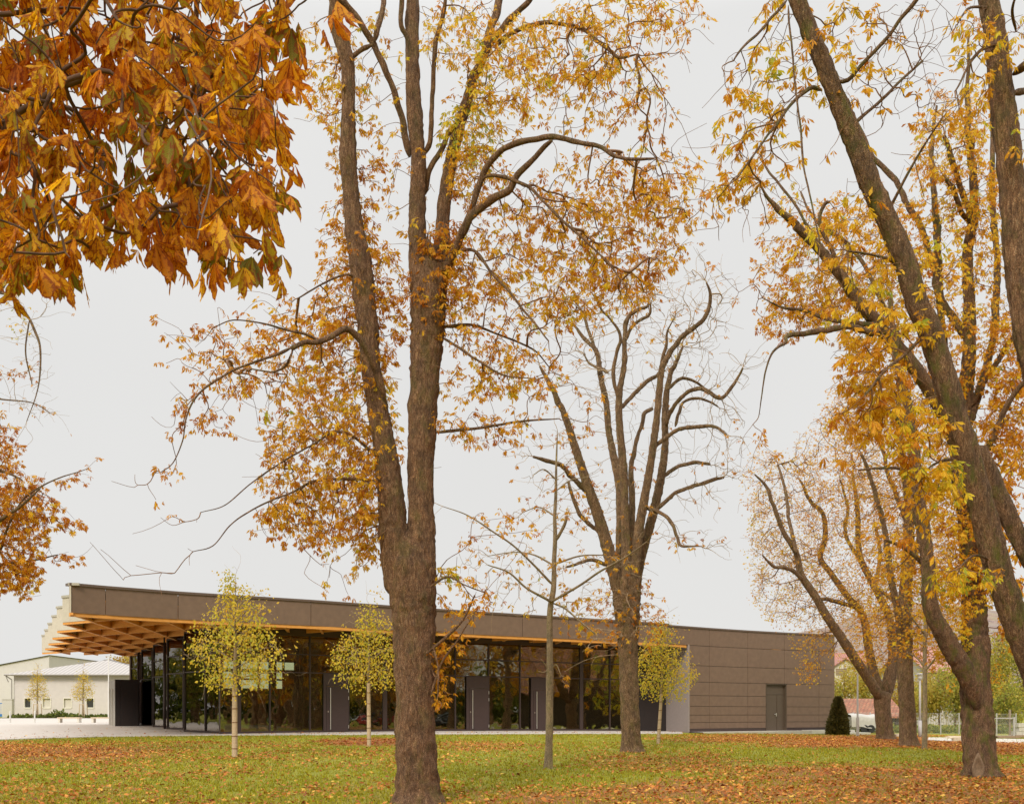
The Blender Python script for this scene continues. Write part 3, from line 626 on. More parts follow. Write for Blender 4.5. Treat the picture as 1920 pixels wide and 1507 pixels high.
for i in range(len(bays) - 1):
    a0, a1 = bays[i], bays[i + 1]; p, q = gpt(a0), gpt(a1); wl = .11 if a0 in wide else .032; wr = .11 if a1 in wide else .032
    window(p, q, zr(GT), (zr(TR1), zr(TR2)), wl, wr)
    hd = MB(); hd.wall(p, q, zr(GT), zr(FB + .5), .1); hd.build('head_panel', FRAME, hall)
    if a0 in doors:
        dp = gpt(doors[a0]); d = unit(q - dp); nrm = np.array([d[1], -d[0]]); z0 = gz(q); lf0 = dp + d * .16; lf1 = q - d * .05
        dm = MB(); dm.wall(lf0, lf1, z0 + .02, z0 + 2.22, .06, off=.075); dm.wall(dp, q - d * .035, z0 + 2.235, zr(TR1) - .03, .06, off=.06)
        dm.wall(dp, lf0 - d * .012, z0 + .02, z0 + 2.225, .06, off=.06)
        do = dm.build('door', DOORM, hall); h = MB(); hp = lf0 + d * .17 + nrm * .13
        h.rod((*hp, z0 + .12), (*hp, z0 + 2.14), .022, 8)
        for zz in (.3, 1.95): h.rod((*(hp - nrm * .06), z0 + zz), (*hp, z0 + zz), .014, 6)
        h.build('handle', STEEL, do)
        for zz in (.25, 1.65, 2.02):
            hg = MB(); c = lf1 + nrm * .09; hg.cyl(c, .016, z0 + zz - .08, z0 + zz + .08, 8); hg.build('hinge', STEEL, do)
        lk = MB(); c = lf0 + d * .05; lk.wall(c, c + d * .03, z0 + .95, z0 + 1.03, .02, off=.085); lk.build('lock', STEEL, do)
# dark wall, then the grey return
p, q = gpt(1197), gpt(1251); z0 = min(gz(p), gz(q)) - .1
dk = MB(); dk.wall(p, q, z0, zr(FB + .5), .12); dk.build('recess_wall', DARKW, hall)
r0 = fl(s_of(1290)) ; rb = gpt(1249)
rt = MB(); rt.wall(rb + unit(r0 - rb) * 0, r0, float(G(*r0)) - .2, zr(FB + .04), .12, off=.0); rt.build('return_wall', LILAC, hall)
# sawtooth entrance glazing
def spt(px, s): return at(px, F / s)
pan = [((415, 40.4), (345, 38.5)), ((343, 35.9), (313, 35.2)), ((306.5, 32.9), (287, 32.4)), ((284.5, 30.4), (265, 30)), ((262, 28.1), (245, 27.8))]
pts_ = []
for k, (r_, l_) in enumerate(pan):
    pr, plft = spt(*r_), spt(*l_)
    mid = [] if k else [(pr + (plft - pr) * .0)]
    if k == 0:
        mm = plft + (pr - plft) * .57; window(plft, mm, zr(3.92), (zr(1.95), zr(2.8))); window(mm, pr, zr(3.92), (zr(1.95), zr(2.8)))
    else: window(plft, pr, zr(3.92), (zr(2.05), zr(2.95)), .035, .035)
    if k: window(pr, spt(*pan[k - 1][1]), zr(3.92), (zr(2.05),), .03, .03)
for px, s in ((309, 34.6), (259.5, 29.6)):
    c = spt(px, s); mb = MB(); mb.cyl(c, .07, float(G(*c)), zr(BB + .3), 16); mb.build('column', FRAME, hall, True)
# entrance pod at the left end
c0 = spt(217, 31.4); c1 = spt(260, 31.0); zt = zr(1.97); gl_ = float(G(*c0))
mb = MB(); d = unit(c1 - c0)
for t0, t1 in ((0, .19), (.19, 1)):
    w_ = np.linalg.norm(c1 - c0); p_, q_ = c0 + d * (w_ * t0 + .006), c0 + d * (w_ * t1 - .006); pl4 = [p_, q_, q_ + ehat * 3.7, p_ + ehat * 3.7]; mb.hexa([(*k_, gl_ - .1) for k_ in pl4], [(*k_, zt) for k_ in pl4])
pod = mb.build('entrance_pod', DARKW, hall)
mb = MB(); lft = c0 + ehat * 3.7; mb.wall(lft - d * .03, c0 - d * .03, gl_ - .1, zt, .03, off=.03); mb.build('side_panel', noisy('grey_metal_panel', (.42, .39, .35), .5, .06, 2), pod)
for t in (.25, .33, .7, .78): mb = MB(); q = c0 - d * .1 + ehat * 3.7 * t; mb.rod((q[0], q[1], gl_ + .1), (q[0], q[1], gl_ + 2.3), .02); mb.build('handle', STEEL, pod)
# clad wall on the right
rows = [1211, 1246.5, 1277.5, 1303, 1323.5, 1340, 1354, 1366]          # joint heights at the wall's left end
s1290 = F / fl(s_of(1290))[1]; zj = [(HY - y) / s1290 for y in rows]; zj[0] = FB
cj = [s_of(p) for p in (1254, 1330, 1402, 1470.6, 1535.5, 1565)]
mb = MB(); bk2 = MB(); pl = MB(); cp = MB(); dl, dr = s_of(1436), s_of(1475)
for s0, s1 in zip(cj[:-1], cj[1:]):
    for t0, t1 in ((s0, (s0 + s1) / 2), ((s0 + s1) / 2, s1)):
        cp.wall(fl(t0), fl(t1), zr(TOP - .16), zr(TOP - .07), .45, off=.05)
        A, B = fl(t0 + (.012 if t0 == s0 else 0)), fl(t1 - (.012 if t1 == s1 else 0)); mb.wall(A, B, zr(FB + .012), zr(TOP - .16), .05)
    for j in range(7):
        lo, hi = zr(zj[j + 1]) + .012, zr(zj[j]) - .012; u0, u1 = max(s0, s_of(1291)), s1; segs = [(u0, u1)]
        if j >= 2: segs = [(x, y) for x, y in ((u0, min(u1, dl)), (max(u0, dr), u1)) if y - x > .05]
        elif j == 1: pass
        for x, y in segs:
            h = (x + y) / 2; mb.wall(fl(x + .012), fl(h), lo, hi, .05); mb.wall(fl(h), fl(y - .012), lo, hi, .05)
for x in np.arange(s_of(1291), s_of(1565) - .01, .5):
    y = min(x + .5, s_of(1565)); A, B = fl(x), fl(y)
    if not (x > dl - .5 and y < dr + .5): bk2.wall(A, B, zr(zj[-1] - .25), zr(TOP - .2), .1, off=-.056)
bk2.wall(fl(s_of(1291)), fl(dl), zr(zj[-1]) - .25, zr(zj[-1]), .1, off=-.03); bk2.wall(fl(dr), fl(s_of(1565)), zr(zj[-1]) - .35, zr(zj[-1]), .1, off=-.03)
bk2.build('plinth', FRAME, hall); mb.build('cladding', CLAD, hall); cp.build('roof_cap', CLAD2, hall)
mb = MB(); A, B = fl(dl + .01), fl(dr - .01); d = unit(B - A); nrm = np.array([d[1], -d[0]]); zf = zr(zj[-1]) - .2; zt = zr(zj[2]) - .02; L_ = np.linalg.norm(B - A)
mb.wall(A, B, zf, zf + 2.25, .06, off=-.16); mb.wall(A, B, zf + 2.265, zt, .06, off=-.16); mb.wall(A, A + d * .04, zf, zt, .2, off=-.0); mb.wall(B - d * .04, B, zf, zt, .2, off=-.0); mb.wall(A + d * .04, B - d * .04, zt - .04, zt, .15, off=-.0)
mb.wall(A + d * L_ * .61, A + d * (L_ * .61 + .015), zf, zf + 2.24, .03, off=-.135)
sdoor = mb.build('side_door', noisy('olive_bronze_door', (.105, .075, .052), .5, .05, 2), hall)
mb = MB(); c = A + d * L_ * .56 - nrm * .1; mb.rod((*c, zf + 1.05), (*(c - d * .16), zf + 1.05), .016); mb.wall(c - d * .02, c + d * .03, zf + .92, zf + 1.12, .02, off=.0); mb.build('handle', STEEL, sdoor)
# end and rear walls, inner floor
mb = MB(); mb.wall(RE - unit(RE - fl(arc[-1] - 1)) * .06, back_r, zr(-2), zr(TOP - .2), .1, off=-.03)
ent = spt(245, 27.8)
mb.build('end_wall', CLAD, hall)
bl = ent + ehat * .3; wall_d = unit(back_r - bl * 0 - bl); 
x0s = [(0, 3.0), (19.0, 60)]
bw = MB(); bd = e2
LB = 46.
bw.wall(bl, bl + bd * 4.2, zr(-1.2), zr(FB + .5), .2); bw.wall(bl + bd * 15, bl + bd * LB, zr(-1.2), zr(FB + .5), .2)
bw.wall(bl + bd * 4.2, bl + bd * 15, zr(-1.2), zr(1.75), .2); bw.wall(bl + bd * 4.2, bl + bd * 15, zr(3.7), zr(FB + .5), .2)
for t, w_ in ((5.7, .12), (7.3, .35), (9.0, .16), (10.9, .12), (12.2, .5), (13.6, .5)): bw.wall(bl + bd * t, bl + bd * (t + w_), zr(1.75), zr(3.7), .2, off=-.002)
for z in (2.35, 3.02): bw.wall(bl + bd * 4.2, bl + bd * 15, zr(z), zr(z + .12), .16, off=-.02)
bw.wall(bl + bd * 10.9, bl + bd * 15, zr(1.7), zr(3.06), .1, off=-.05)
bw.build('rear_wall', INW, hall)
iw = MB(); q0 = gpt(1090) + ehat * 1; iw.wall(gpt(640) + ehat * 7, gpt(1249) + ehat * 7, zr(-1.3), zr(FB + .5), .2); iw.build('partition_wall', INW, hall)
fp = [gpt(p) + np.array([-.1, .12]) for p in (1249, 1090, 895, 622, 416)] + [spt(*x) + np.array([.15, .15]) for pr in pan for x in pr] + [bl + bd * .1, bl + bd * LB]
me = bpy.data.meshes.new('inner_floor'); r0_ = rootloc(hall); cz = [ (p[0], p[1], float(G(*p)) + .06) for p in fp]; cc = sum(np.array(c) for c in cz) / len(cz)
me.from_pydata([tuple(np.array(c) - r0_) for c in cz] + [tuple(cc - r0_ + np.array([0, 0, .03]))], [], [(i, (i + 1) % len(cz), len(cz)) for i in range(len(cz))]); me.materials.append(INF)
o = bpy.data.objects.new('inner_floor', me); S.collection.objects.link(o); o.parent = hall
for px, Yo in ((513, 8), (556, 13)):
    c = gpt(px) + np.array([0, Yo]) * 1.0; c = at(px, c[1]); mb = MB(); mb.cyl(c, .16, float(G(*c)), zr(FB), 12); mb.build('column', FRAME, hall, True)
# kerb and step stones at the foot of the clad wall
cols = []
for px in list(range(1291, 1546, 8)):
    f = fl(s_of(px)); n_ = fl(s_of(px) + .3) - fl(s_of(px) - .3); n_ = unit(n_); n_ = np.array([n_[1], -n_[0]]); cols.append((f + n_ * 1.1, f - n_ * .2))
V = []
for a0, a1 in cols:
    zt = zr(zj[-1]) - .17; V += [(a0[0], a0[1], zt - .5), (a0[0], a0[1], zt), (a1[0], a1[1], zt)]
i = np.arange(len(cols) - 1)[:, None] * 3 + np.arange(2)[None]; i = i.ravel()
tag(mesh('gravel_strip', V, [np.stack([i, i + 3, i + 4, i + 1], 1)], [GRAV], None), kind='structure')
A = fl(s_of(1556)); d = unit(fl(arc[-1]) - fl(arc[-1] - 1)); nrm = np.array([d[1], -d[0]]); zt = zr(zj[-1]) - .17
for off, ln0, ln1, dz, col, lb in ((1.15, -2.6, 1.0, .01, 0, 'upper pale stone step slab by the yew at the wall corner'), (1.6, -1.2, 1.9, -.16, 1, 'lower pale stone step slab by the yew at the wall corner')):
    mb = MB(); p = A + nrm * off; mb.wall(p + d * ln0, p + d * ln1, zt + dz - .2, zt + dz + .02, .9); o = mb.build('stone_step', KERB); tag(o, lb, 'step', 'stone steps at the wall corner')
# ---------------- T1: the big twin-stemmed chestnut ----------------
Y1 = 17.0
base1 = gp(785, 1512); base1[1] = Y1; base1[0] = (785 - CX) * Y1 / F; base1[2] = float(G(base1[0], Y1))
bz = HY + (EYE - base1[2]) * F / Y1
LM = [
 limb_px([(785, bz + 8, 92), (783, 1470, 82), (780, 1400, 79), (778, 1350, 76), (778, 1290, 75), (777, 1230, 78), (777, 1170, 80), (773, 1120, 88), (772, 1080, 90), (770, 1045, 84), (767, 1015, 56), (764, 985, 14)], Y1, Y1, ),
 limb_px([(755, 1120, 62), (745, 1060, 60), (738, 1000, 56), (730, 900, 50), (714, 800, 43), (697, 700, 39), (688, 600, 42), (677, 500, 43), (663, 417, 36), (655, 333, 32), (652, 292, 34), (653, 208, 27), (652, 125, 28), (640, 75, 30), (629, 42, 28), (630, 0, 27), (628, -70, 24), (640, -180, 18), (650, -300, 10)], Y1, Y1 - .5),
 limb_px([(790, 1110, 62), (790, 1000, 53), (788, 900, 52), (792, 800, 54), (797, 700, 57), (802, 600, 66), (806, 550, 68), (806, 510, 62), (805, 480, 44), (802, 450, 10)], Y1, Y1 + .1),
 limb_px([(788, 560, 40), (784, 500, 36), (782, 417, 33), (784, 333, 31), (784, 292, 29), (777, 208, 31), (773, 125, 27), (773, 42, 27), (774, 0, 25), (778, -100, 20), (770, -220, 12)], Y1 + .1, Y1 + .4),
 limb_px([(815, 570, 34), (822, 530, 38), (829, 458, 33), (830, 417, 28), (838, 340, 26), (848, 292, 25), (858, 250, 24), (870, 208, 22), (888, 155, 19), (904, 110, 18), (914, 75, 17), (922, 42, 15), (937, 0, 13), (955, -80, 9)], Y1 + .1, Y1 + .9),
 limb_px([(824, 520, 26), (843, 487, 20), (860, 450, 18), (881, 408, 18), (918, 379, 15), (952, 362, 13), (972, 329, 12), (997, 300, 10), (1022, 271, 9), (1035, 262, 6)], Y1, Y1 - 1.2),
 limb_px([(868, 430, 12), (893, 375, 11), (914, 312, 11), (935, 287, 11), (960, 275, 11), (997, 264, 11), (1039, 260, 10), (1089, 267, 9), (1122, 275, 8), (1156, 292, 7), (1193, 297, 6), (1226, 296, 4)], Y1 - .3, Y1 - 1.9),
 limb_px([(768, 295, 14), (756, 233, 13), (741, 185, 12), (727, 142, 12), (702, 79, 12), (685, 54, 12), (660, 22, 12), (639, 0, 12), (610, -40, 9)], Y1 + .2, Y1 - .6),
 limb_px([(702, 79, 11), (714, 33, 10), (720, 0, 10), (722, -60, 8)], Y1 - .3, Y1), limb_px([(700, 84, 10), (681, 92, 9), (662, 106, 9), (646, 110, 9)], Y1 - .35, Y1 - .3),
 limb_px([(770, 100, 9), (762, 65, 9), (754, 46, 9), (755, 0, 9), (757, -50, 6)], Y1 + .2, Y1), limb_px([(796, 290, 12), (806, 267, 10), (810, 233, 9), (808, 187, 9), (814, 120, 9), (818, 70, 9), (833, 21, 8), (837, 0, 7), (842, -60, 5)], Y1 + .3, Y1 - .3),
 limb_px([(797, 365, 11), (806, 325, 10), (827, 283, 10), (839, 250, 9), (860, 225, 9), (876, 190, 8)], Y1 + .3, Y1 + .2),
 limb_px([(905, 105, 14), (922, 80, 13), (943, 54, 12), (968, 25, 10), (993, 0, 9), (1020, -50, 6)], Y1 + .7, Y1 + .3),
 limb_px([(925, 90, 9), (952, 67, 9), (985, 50, 8), (1027, 44, 8), (1060, 48, 7), (1097, 58, 7), (1122, 79, 6), (1143, 96, 6), (1164, 108, 5), (1197, 102, 3)], Y1 + .7, Y1 - .6),
 limb_px([(905, 335, 8), (922, 329, 7), (960, 337, 7), (993, 350, 6), (1020, 380, 5), (1045, 405, 5), (1089, 442, 4), (1135, 487, 3), (1164, 525, 2)], Y1 - .6, Y1 - 1.4),
 limb_px([(722, 745, 12), (708, 700, 13), (695.5, 670, 12), (674, 635, 12), (652, 620, 12), (622, 631, 11), (592, 642, 10), (570, 642, 9), (544.6, 652.7, 9)], Y1 - .35, Y1 - 1.6),
 limb_px([(548, 651, 7), (519, 665, 6), (476, 683, 5), (445, 694, 5), (407, 713, 4), (372, 739, 4), (350, 782, 3), (342, 825, 2.4), (325, 868, 2), (303, 885, 1.6)], Y1 - 1.5, Y1 - 2.4),
 limb_px([(600, 640, 5), (570, 625, 5), (536, 618, 4), (493, 607, 3), (440, 600, 2.5), (400, 615, 2)], Y1 - 1, Y1 - 1.6), limb_px([(550, 655, 5), (536, 685, 5), (515, 697, 4), (501, 698, 4), (470, 692, 3)], Y1 - 1.5, Y1 - 1),
 limb_px([(715, 860, 6), (640, 810, 5), (580, 838, 3.6), (510, 877, 3), (467, 907, 2.4), (424, 946, 2), (376, 961, 1.4)], Y1 - .2, Y1 - 1.3), limb_px([(705, 900, 6), (600, 900, 5), (540, 925, 3.6), (475, 954, 3), (432, 985, 2.4), (398, 1023, 2), (363, 1035, 1.4)], Y1 - .2, Y1 - 1.6),
 limb_px([(817, 811, 7), (860, 806, 6), (915, 801, 5), (987, 787, 4), (1049, 785, 2)], Y1, Y1 - .4), limb_px([(825, 612, 7), (860, 612, 6), (892, 612, 5), (939, 629, 4), (997, 653, 3.4), (1030, 690, 2)], Y1, Y1 + .6), limb_px([(828, 632, 6), (862, 652, 5), (896, 677, 4), (944, 705, 3.4), (997, 710, 2)], Y1, Y1 - .9),
 limb_px([(825, 500, 7), (880, 470, 6), (930, 520, 5), (990, 590, 4), (1030, 640, 3)], Y1, Y1 - 1.3), limb_px([(690, 560, 6), (660, 520, 5), (610, 530, 4), (560, 560, 3)], Y1, Y1 - .8),
 limb_px([(800, 1225, 6), (840, 1190, 5), (870, 1160, 4), (890, 1115, 3)], Y1 - .3, Y1 - .7), limb_px([(808, 1300, 5), (830, 1240, 4), (860, 1195, 3), (884, 1160, 2)], Y1 - .3, Y1 - .7), limb_px([(806, 1100, 5), (840, 1080, 4), (870, 1095, 3), (905, 1110, 2)], Y1 - .3, Y1 - .7), limb_px([(812, 1210, 4), (820, 1250, 3), (822, 1300, 3)], Y1 - .4, Y1 - .5),
]
BL = [(620, 800, 135, 120, 270, .5), (600, 905, 115, 105, 210, .48), (655, 740, 85, 85, 110, .48), (610, 955, 95, 65, 120, .4), (560, 640, 80, 60, 60, .45), (520, 690, 110, 60, 80, .42), (415, 705, 65, 45, 26, .35), (365, 765, 40, 50, 18, .3), (400, 640, 60, 40, 18, .3), (310, 875, 30, 20, 6, .3), (400, 780, 30, 30, 10, .3), (690, 960, 35, 70, 55, .5), (560, 985, 90, 45, 60, .35), (480, 600, 80, 60, 22, .4), (670, 1040, 50, 40, 12, .5), (690, 1000, 30, 40, 26, .6),
 (640, 560, 55, 80, 85, .42), (685, 490, 60, 60, 85, .36), (600, 620, 60, 50, 60, .4), (645, 430, 50, 60, 50, .4), (655, 210, 50, 110, 60, .55), (600, 130, 50, 110, 45, .55), (675, 340, 50, 80, 42, .42), (700, 610, 60, 60, 60, .3), (735, 540, 45, 60, 34, .35), (690, 860, 40, 60, 45, .35), (700, 690, 40, 60, 45, .3), (735, 400, 50, 60, 14, .5), (750, 270, 50, 70, 10, .5),
 (700, 120, 60, 110, 28, .55), (870, 60, 80, 70, 75, .6), (950, 120, 90, 90, 100, .62), (1050, 90, 120, 80, 140, .6), (1150, 30, 110, 50, 85, .58), (1260, 30, 70, 40, 26, .5), (1140, 150, 110, 60, 85, .55), (1060, 200, 80, 50, 28, .5), (920, 200, 70, 50, 50, .68), (880, 250, 60, 60, 85, .8), (890, 330, 60, 60, 85, .5), (1180, 220, 90, 60, 26, .4),
 (1095, 385, 135, 85, 130, .45), (1180, 440, 120, 95, 125, .5), (1060, 450, 100, 85, 90, .5), (1215, 345, 90, 75, 65, .5), (1270, 360, 80, 80, 45, .5), (960, 430, 80, 60, 60, .45), (900, 500, 60, 70, 60, .5), (825, 470, 50, 60, 100, .28), (815, 540, 45, 60, 60, .25), (1000, 540, 90, 70, 95, .55), (1130, 540, 100, 50, 80, .5), (1180, 510, 80, 40, 40, .4), (860, 590, 50, 60, 55, .42), (930, 640, 80, 40, 45, .4), (980, 700, 80, 45, 55, .5), (900, 720, 70, 40, 40, .48), (880, 800, 75, 30, 45, .42), (960, 800, 50, 30, 18, .5), (800, 610, 35, 50, 30, .25), (1050, 590, 60, 40, 40, .6), (1230, 420, 70, 100, 40, .4),
 (875, 1120, 55, 40, 26, .42), (830, 1085, 30, 22, 14, .85), (815, 1235, 22, 30, 22, .35), (822, 1290, 18, 40, 16, .28), (850, 1190, 40, 30, 14, .3), (940, 1010, 80, 60, 8, .4), (650, 1060, 60, 60, 10, .4)]
pts, ti = blobs_px(BL, Y1)
lf = R.random(len(pts)) < .9
make_tree(base1, 'chestnut_tree', 'big twin-stemmed chestnut tree with orange leaves in front of the glass', 'tree', LM, pts, ti, .105, LEAF, BARK, TWIG, 1, .10, (3, 6), lf, .003, .3, flare=.5, nl=(5, 5), nslim=4, hr=True, jit=.4)

# ---------------- T4: big bare many-stemmed chestnut ----------------
g4 = gp(1185, 1409); Y4 = float(g4[1]); print('T4', g4)
LM = [limb_px(l, Y4 + a, Y4 + b_) for l, a, b_ in [
 ([(1185, 1413, 42), (1183, 1370, 37), (1181, 1330, 36), (1179, 1270, 36), (1178, 1220, 37), (1176, 1165, 46), (1175, 1120, 54), (1176, 1085, 56)], 0, 0),
 ([(1166, 1130, 26), (1152, 1073, 26), (1132, 1001, 23), (1117, 954, 21), (1102, 911, 19), (1083, 853, 16), (1068, 806, 14), (1054, 767, 12), (1035, 729, 9), (1013, 686, 4)], -.1, -1.5),
 ([(1135, 1010, 10), (1116, 990, 9), (1087, 963, 8), (1073, 930, 7), (1066, 901, 5)], -.3, -1), ([(1104, 925, 11), (1078, 901, 10), (1054, 875, 9), (1030, 863, 8), (999, 856, 5)], -.5, -1.6),
 ([(1168, 1110, 24), (1164, 1049, 21), (1164, 968, 18), (1161, 906, 17), (1150, 853, 15), (1141, 806, 13), (1137, 758, 12), (1126, 705, 11), (1121, 667, 10), (1110, 650, 8), (1097, 634, 7), (1073, 607, 4)], .3, 1.6),
 ([(1121, 667, 7), (1106, 629, 6), (1097, 595, 5), (1078, 562, 2)], 1.2, 1.6),
 ([(1176, 1110, 22), (1174, 1049, 19), (1171, 930, 16), (1168, 872, 16), (1161, 786, 14), (1161, 739, 13), (1171, 681, 11), (1171, 634, 10), (1176, 595, 9), (1197, 579, 6), (1214, 572, 5), (1216, 560, 3)], -.3, -1),
 ([(1172, 640, 7), (1188, 610, 6), (1216, 591, 5), (1221, 567, 3)], -.8, -1.4), ([(1164, 765, 8), (1171, 758, 8), (1192, 734, 8), (1226, 708, 7), (1236, 698, 5)], -.5, 0),
 ([(1164, 770, 7), (1150, 691, 7), (1164, 634, 6), (1145, 600, 4), (1130, 581, 4), (1110, 550, 2)], -.6, -1.3),
 ([(1181, 1100, 20), (1183, 1025, 16), (1185, 930, 13), (1183, 882, 11), (1190, 834, 9), (1205, 790, 8), (1209, 772, 8), (1222, 767, 7)], .1, 1),
 ([(1186, 1100, 22), (1197, 1001, 19), (1209, 930, 17), (1221, 863, 15), (1231, 786, 14), (1238, 715, 13), (1245, 681, 12), (1274, 638, 10), (1300, 615, 10), (1321, 595, 9), (1331, 570, 7), (1333, 552, 6), (1324, 531, 3)], -.2, -1.6),
 ([(1190, 1100, 22), (1202, 1044, 19), (1226, 958, 18), (1240, 891, 16), (1247, 834, 14), (1247, 772, 13), (1254, 715, 11), (1274, 667, 7), (1280, 650, 4)], .2, 1.2),
 ([(1249, 800, 9), (1252, 786, 9), (1269, 753, 8), (1297, 731, 8), (1321, 731, 8), (1350, 748, 7), (1374, 724, 6), (1391, 691, 4)], .5, -.5), ([(1222, 845, 9), (1231, 834, 8), (1269, 806, 8), (1312, 800, 7), (1340, 800, 6), (1360, 815, 4)], -.2, -1.5),
 ([(1240, 897, 8), (1245, 892, 8), (1269, 875, 7), (1302, 868, 7), (1331, 870, 5)], .4, 1.5), ([(1228, 957, 9), (1235, 951, 9), (1264, 925, 8), (1302, 911, 8), (1330, 902, 7), (1355, 896, 5)], .2, .8),
 ([(1212, 954, 7), (1235, 958, 7), (1254, 973, 7), (1269, 1006, 6), (1278, 1023, 5), (1316, 1023, 2)], 0, -1), ([(1252, 730, 7), (1278, 710, 6), (1302, 715, 5), (1322, 730, 4)], .6, 1.2), ([(1266, 800, 6), (1275, 770, 6), (1283, 753, 5), (1312, 746, 5), (1345, 763, 3)], .5, 1.2),
 ([(1200, 960, 7), (1215, 952, 6), (1221, 955, 4)], 0, -.6), ([(1140, 1060, 7), (1110, 1050, 7), (1087, 1056, 6), (1062, 1063, 4)], -.3, -1.3), ([(1140, 700, 6), (1128, 690, 6), (1105, 680, 4), (1095, 665, 3)], .6, 1.3), ([(1236, 700, 6), (1248, 650, 6), (1250, 625, 4), (1262, 600, 2)], -.6, -1)]]
BL = [(1190, 560, 110, 55, 120, .4), (1100, 600, 70, 60, 60, .4), (1320, 560, 70, 60, 100, .4), (1280, 620, 90, 60, 80, .4), (1330, 700, 80, 60, 70, .4), (1340, 790, 60, 60, 60, .4), (1320, 880, 65, 70, 60, .3), (1240, 650, 60, 80, 60, .4), (1150, 680, 80, 80, 90, .4), (1080, 700, 60, 80, 50, .4), (1060, 850, 60, 90, 45, .4), (1200, 800, 110, 90, 90, .4), (1290, 960, 60, 60, 30, .3), (1150, 940, 100, 80, 50, .3), (1040, 950, 60, 60, 25, .3)]
ptb, tb = blobs_px(BL, Y4)
BL = [(1170, 1110, 60, 60, 70, .3), (1185, 1175, 55, 55, 75, .28), (1215, 1170, 35, 40, 30, .25), (1090, 900, 40, 70, 26, .35), (1140, 1000, 60, 60, 36, .3), (1290, 1015, 35, 22, 16, .35), (1085, 830, 40, 40, 18, .35), (1110, 1180, 30, 50, 22, .35), (1190, 870, 50, 40, 10, .4), (1130, 1150, 50, 60, 24, .4), (1180, 560, 60, 40, 20, .45), (1240, 640, 60, 40, 10, .6)]
ptl, tl = blobs_px(BL, Y4 - .2)
pts = np.vstack([ptb, ptl]); ti = np.concatenate([tb, tl]); lf = np.concatenate([R.random(len(ptb)) < .04, np.ones(len(ptl), bool)])
make_tree(g4, 'chestnut_tree', 'nearly bare chestnut with many upright stems before the right glass end', 'tree', LM, pts, ti, .13, LEAF, BARK_FAR, TWIG_GREY, 4, .09, (2, 3), lf, .0042, .5, flare=.45, wob=.2, nslim=3, hr=True, tips=26, bare=.6)

# ---------------- T3: thin young chestnut ----------------
g3 = gp(1028, 1440); Y3 = float(g3[1]); print('T3', g3)
LM = [limb_px(l, Y3 + a, Y3 + b_) for l, a, b_ in [
 ([(1028, 1443, 18), (1029, 1405, 14.5), (1030, 1370, 14), (1030.5, 1300, 13.5), (1031, 1255, 14), (1031, 1245, 12.5), (1031, 1150, 11), (1038, 1100, 10), (1039, 1050, 8.5), (1041, 1005, 8), (1040, 970, 6.5), (1042, 930, 6), (1043, 870, 4), (1045, 815, 2)], 0, 0),
 ([(1037, 1097, 5), (1001, 1059, 4), (963, 1023, 3.4), (925, 997, 3), (877, 966, 2.2), (830, 949, 1.3)], 0, -1.2), ([(1035, 1130, 5), (1025, 1123, 5), (987, 1102, 4), (954, 1073, 3.4), (915, 1059, 2)], 0, -.8),
 ([(1036, 1127, 5), (1042, 1123, 5), (1087, 1097, 4.5), (1125, 1071, 4), (1173, 1044, 3), (1212, 1016, 2)], 0, -1.2), ([(1036, 1130, 4), (1059, 1140, 3.6), (1087, 1164, 3.4), (1116, 1188, 3)], 0, -.8),
 ([(1039, 1060, 4), (1001, 1040, 3), (963, 1035, 2.4), (915, 1042, 1.6)], 0, .9), ([(1041, 1057, 4), (1087, 1042, 3), (1130, 1040, 2)], 0, .9), ([(1042, 1015, 6), (1050, 1000, 6), (1059, 982, 6), (1063, 966, 4)], 0, -.2),
 ([(1041, 968, 3.4), (1011, 951, 2.6), (980, 960, 1.6)], 0, .5), ([(1043, 920, 3), (1070, 900, 2.4), (1100, 895, 1.6)], 0, .6), ([(1043, 900, 3), (1020, 880, 2.4), (1000, 890, 1.6)], 0, -.6),
 ([(1031, 1262, 3), (1022, 1245, 2), (1014, 1235, 1.5)], 0, -.2), ([(1031, 1262, 3), (1042, 1245, 2), (1052, 1265, 1.5)], 0, -.2), ([(1031, 1252, 3), (1020, 1260, 2), (1009, 1258, 1.5)], 0, -.2)]]
BL = [(925, 1030, 70, 45, 30, .4), (1075, 1085, 75, 50, 50, .5), (990, 975, 60, 45, 26, .4), (1085, 1150, 45, 50, 45, .45), (975, 1120, 55, 40, 34, .5), (1000, 1050, 60, 40, 26, .45), (1060, 960, 60, 60, 28, .35), (1040, 870, 50, 60, 20, .35), (1170, 1050, 40, 30, 12, .4), (900, 1070, 40, 30, 10, .4)]
pts, ti = blobs_px(BL, Y3)
make_tree(g3, 'young_chestnut_tree', 'slender young chestnut between the twin-stemmed and the bare chestnut', 'tree', LM, pts, ti, .125, LEAF, BARK_YOUNG, TWIG_GREY, 3, .06, (1, 3), R.random(len(pts)) < .8, .0028, .2, flare=.35)

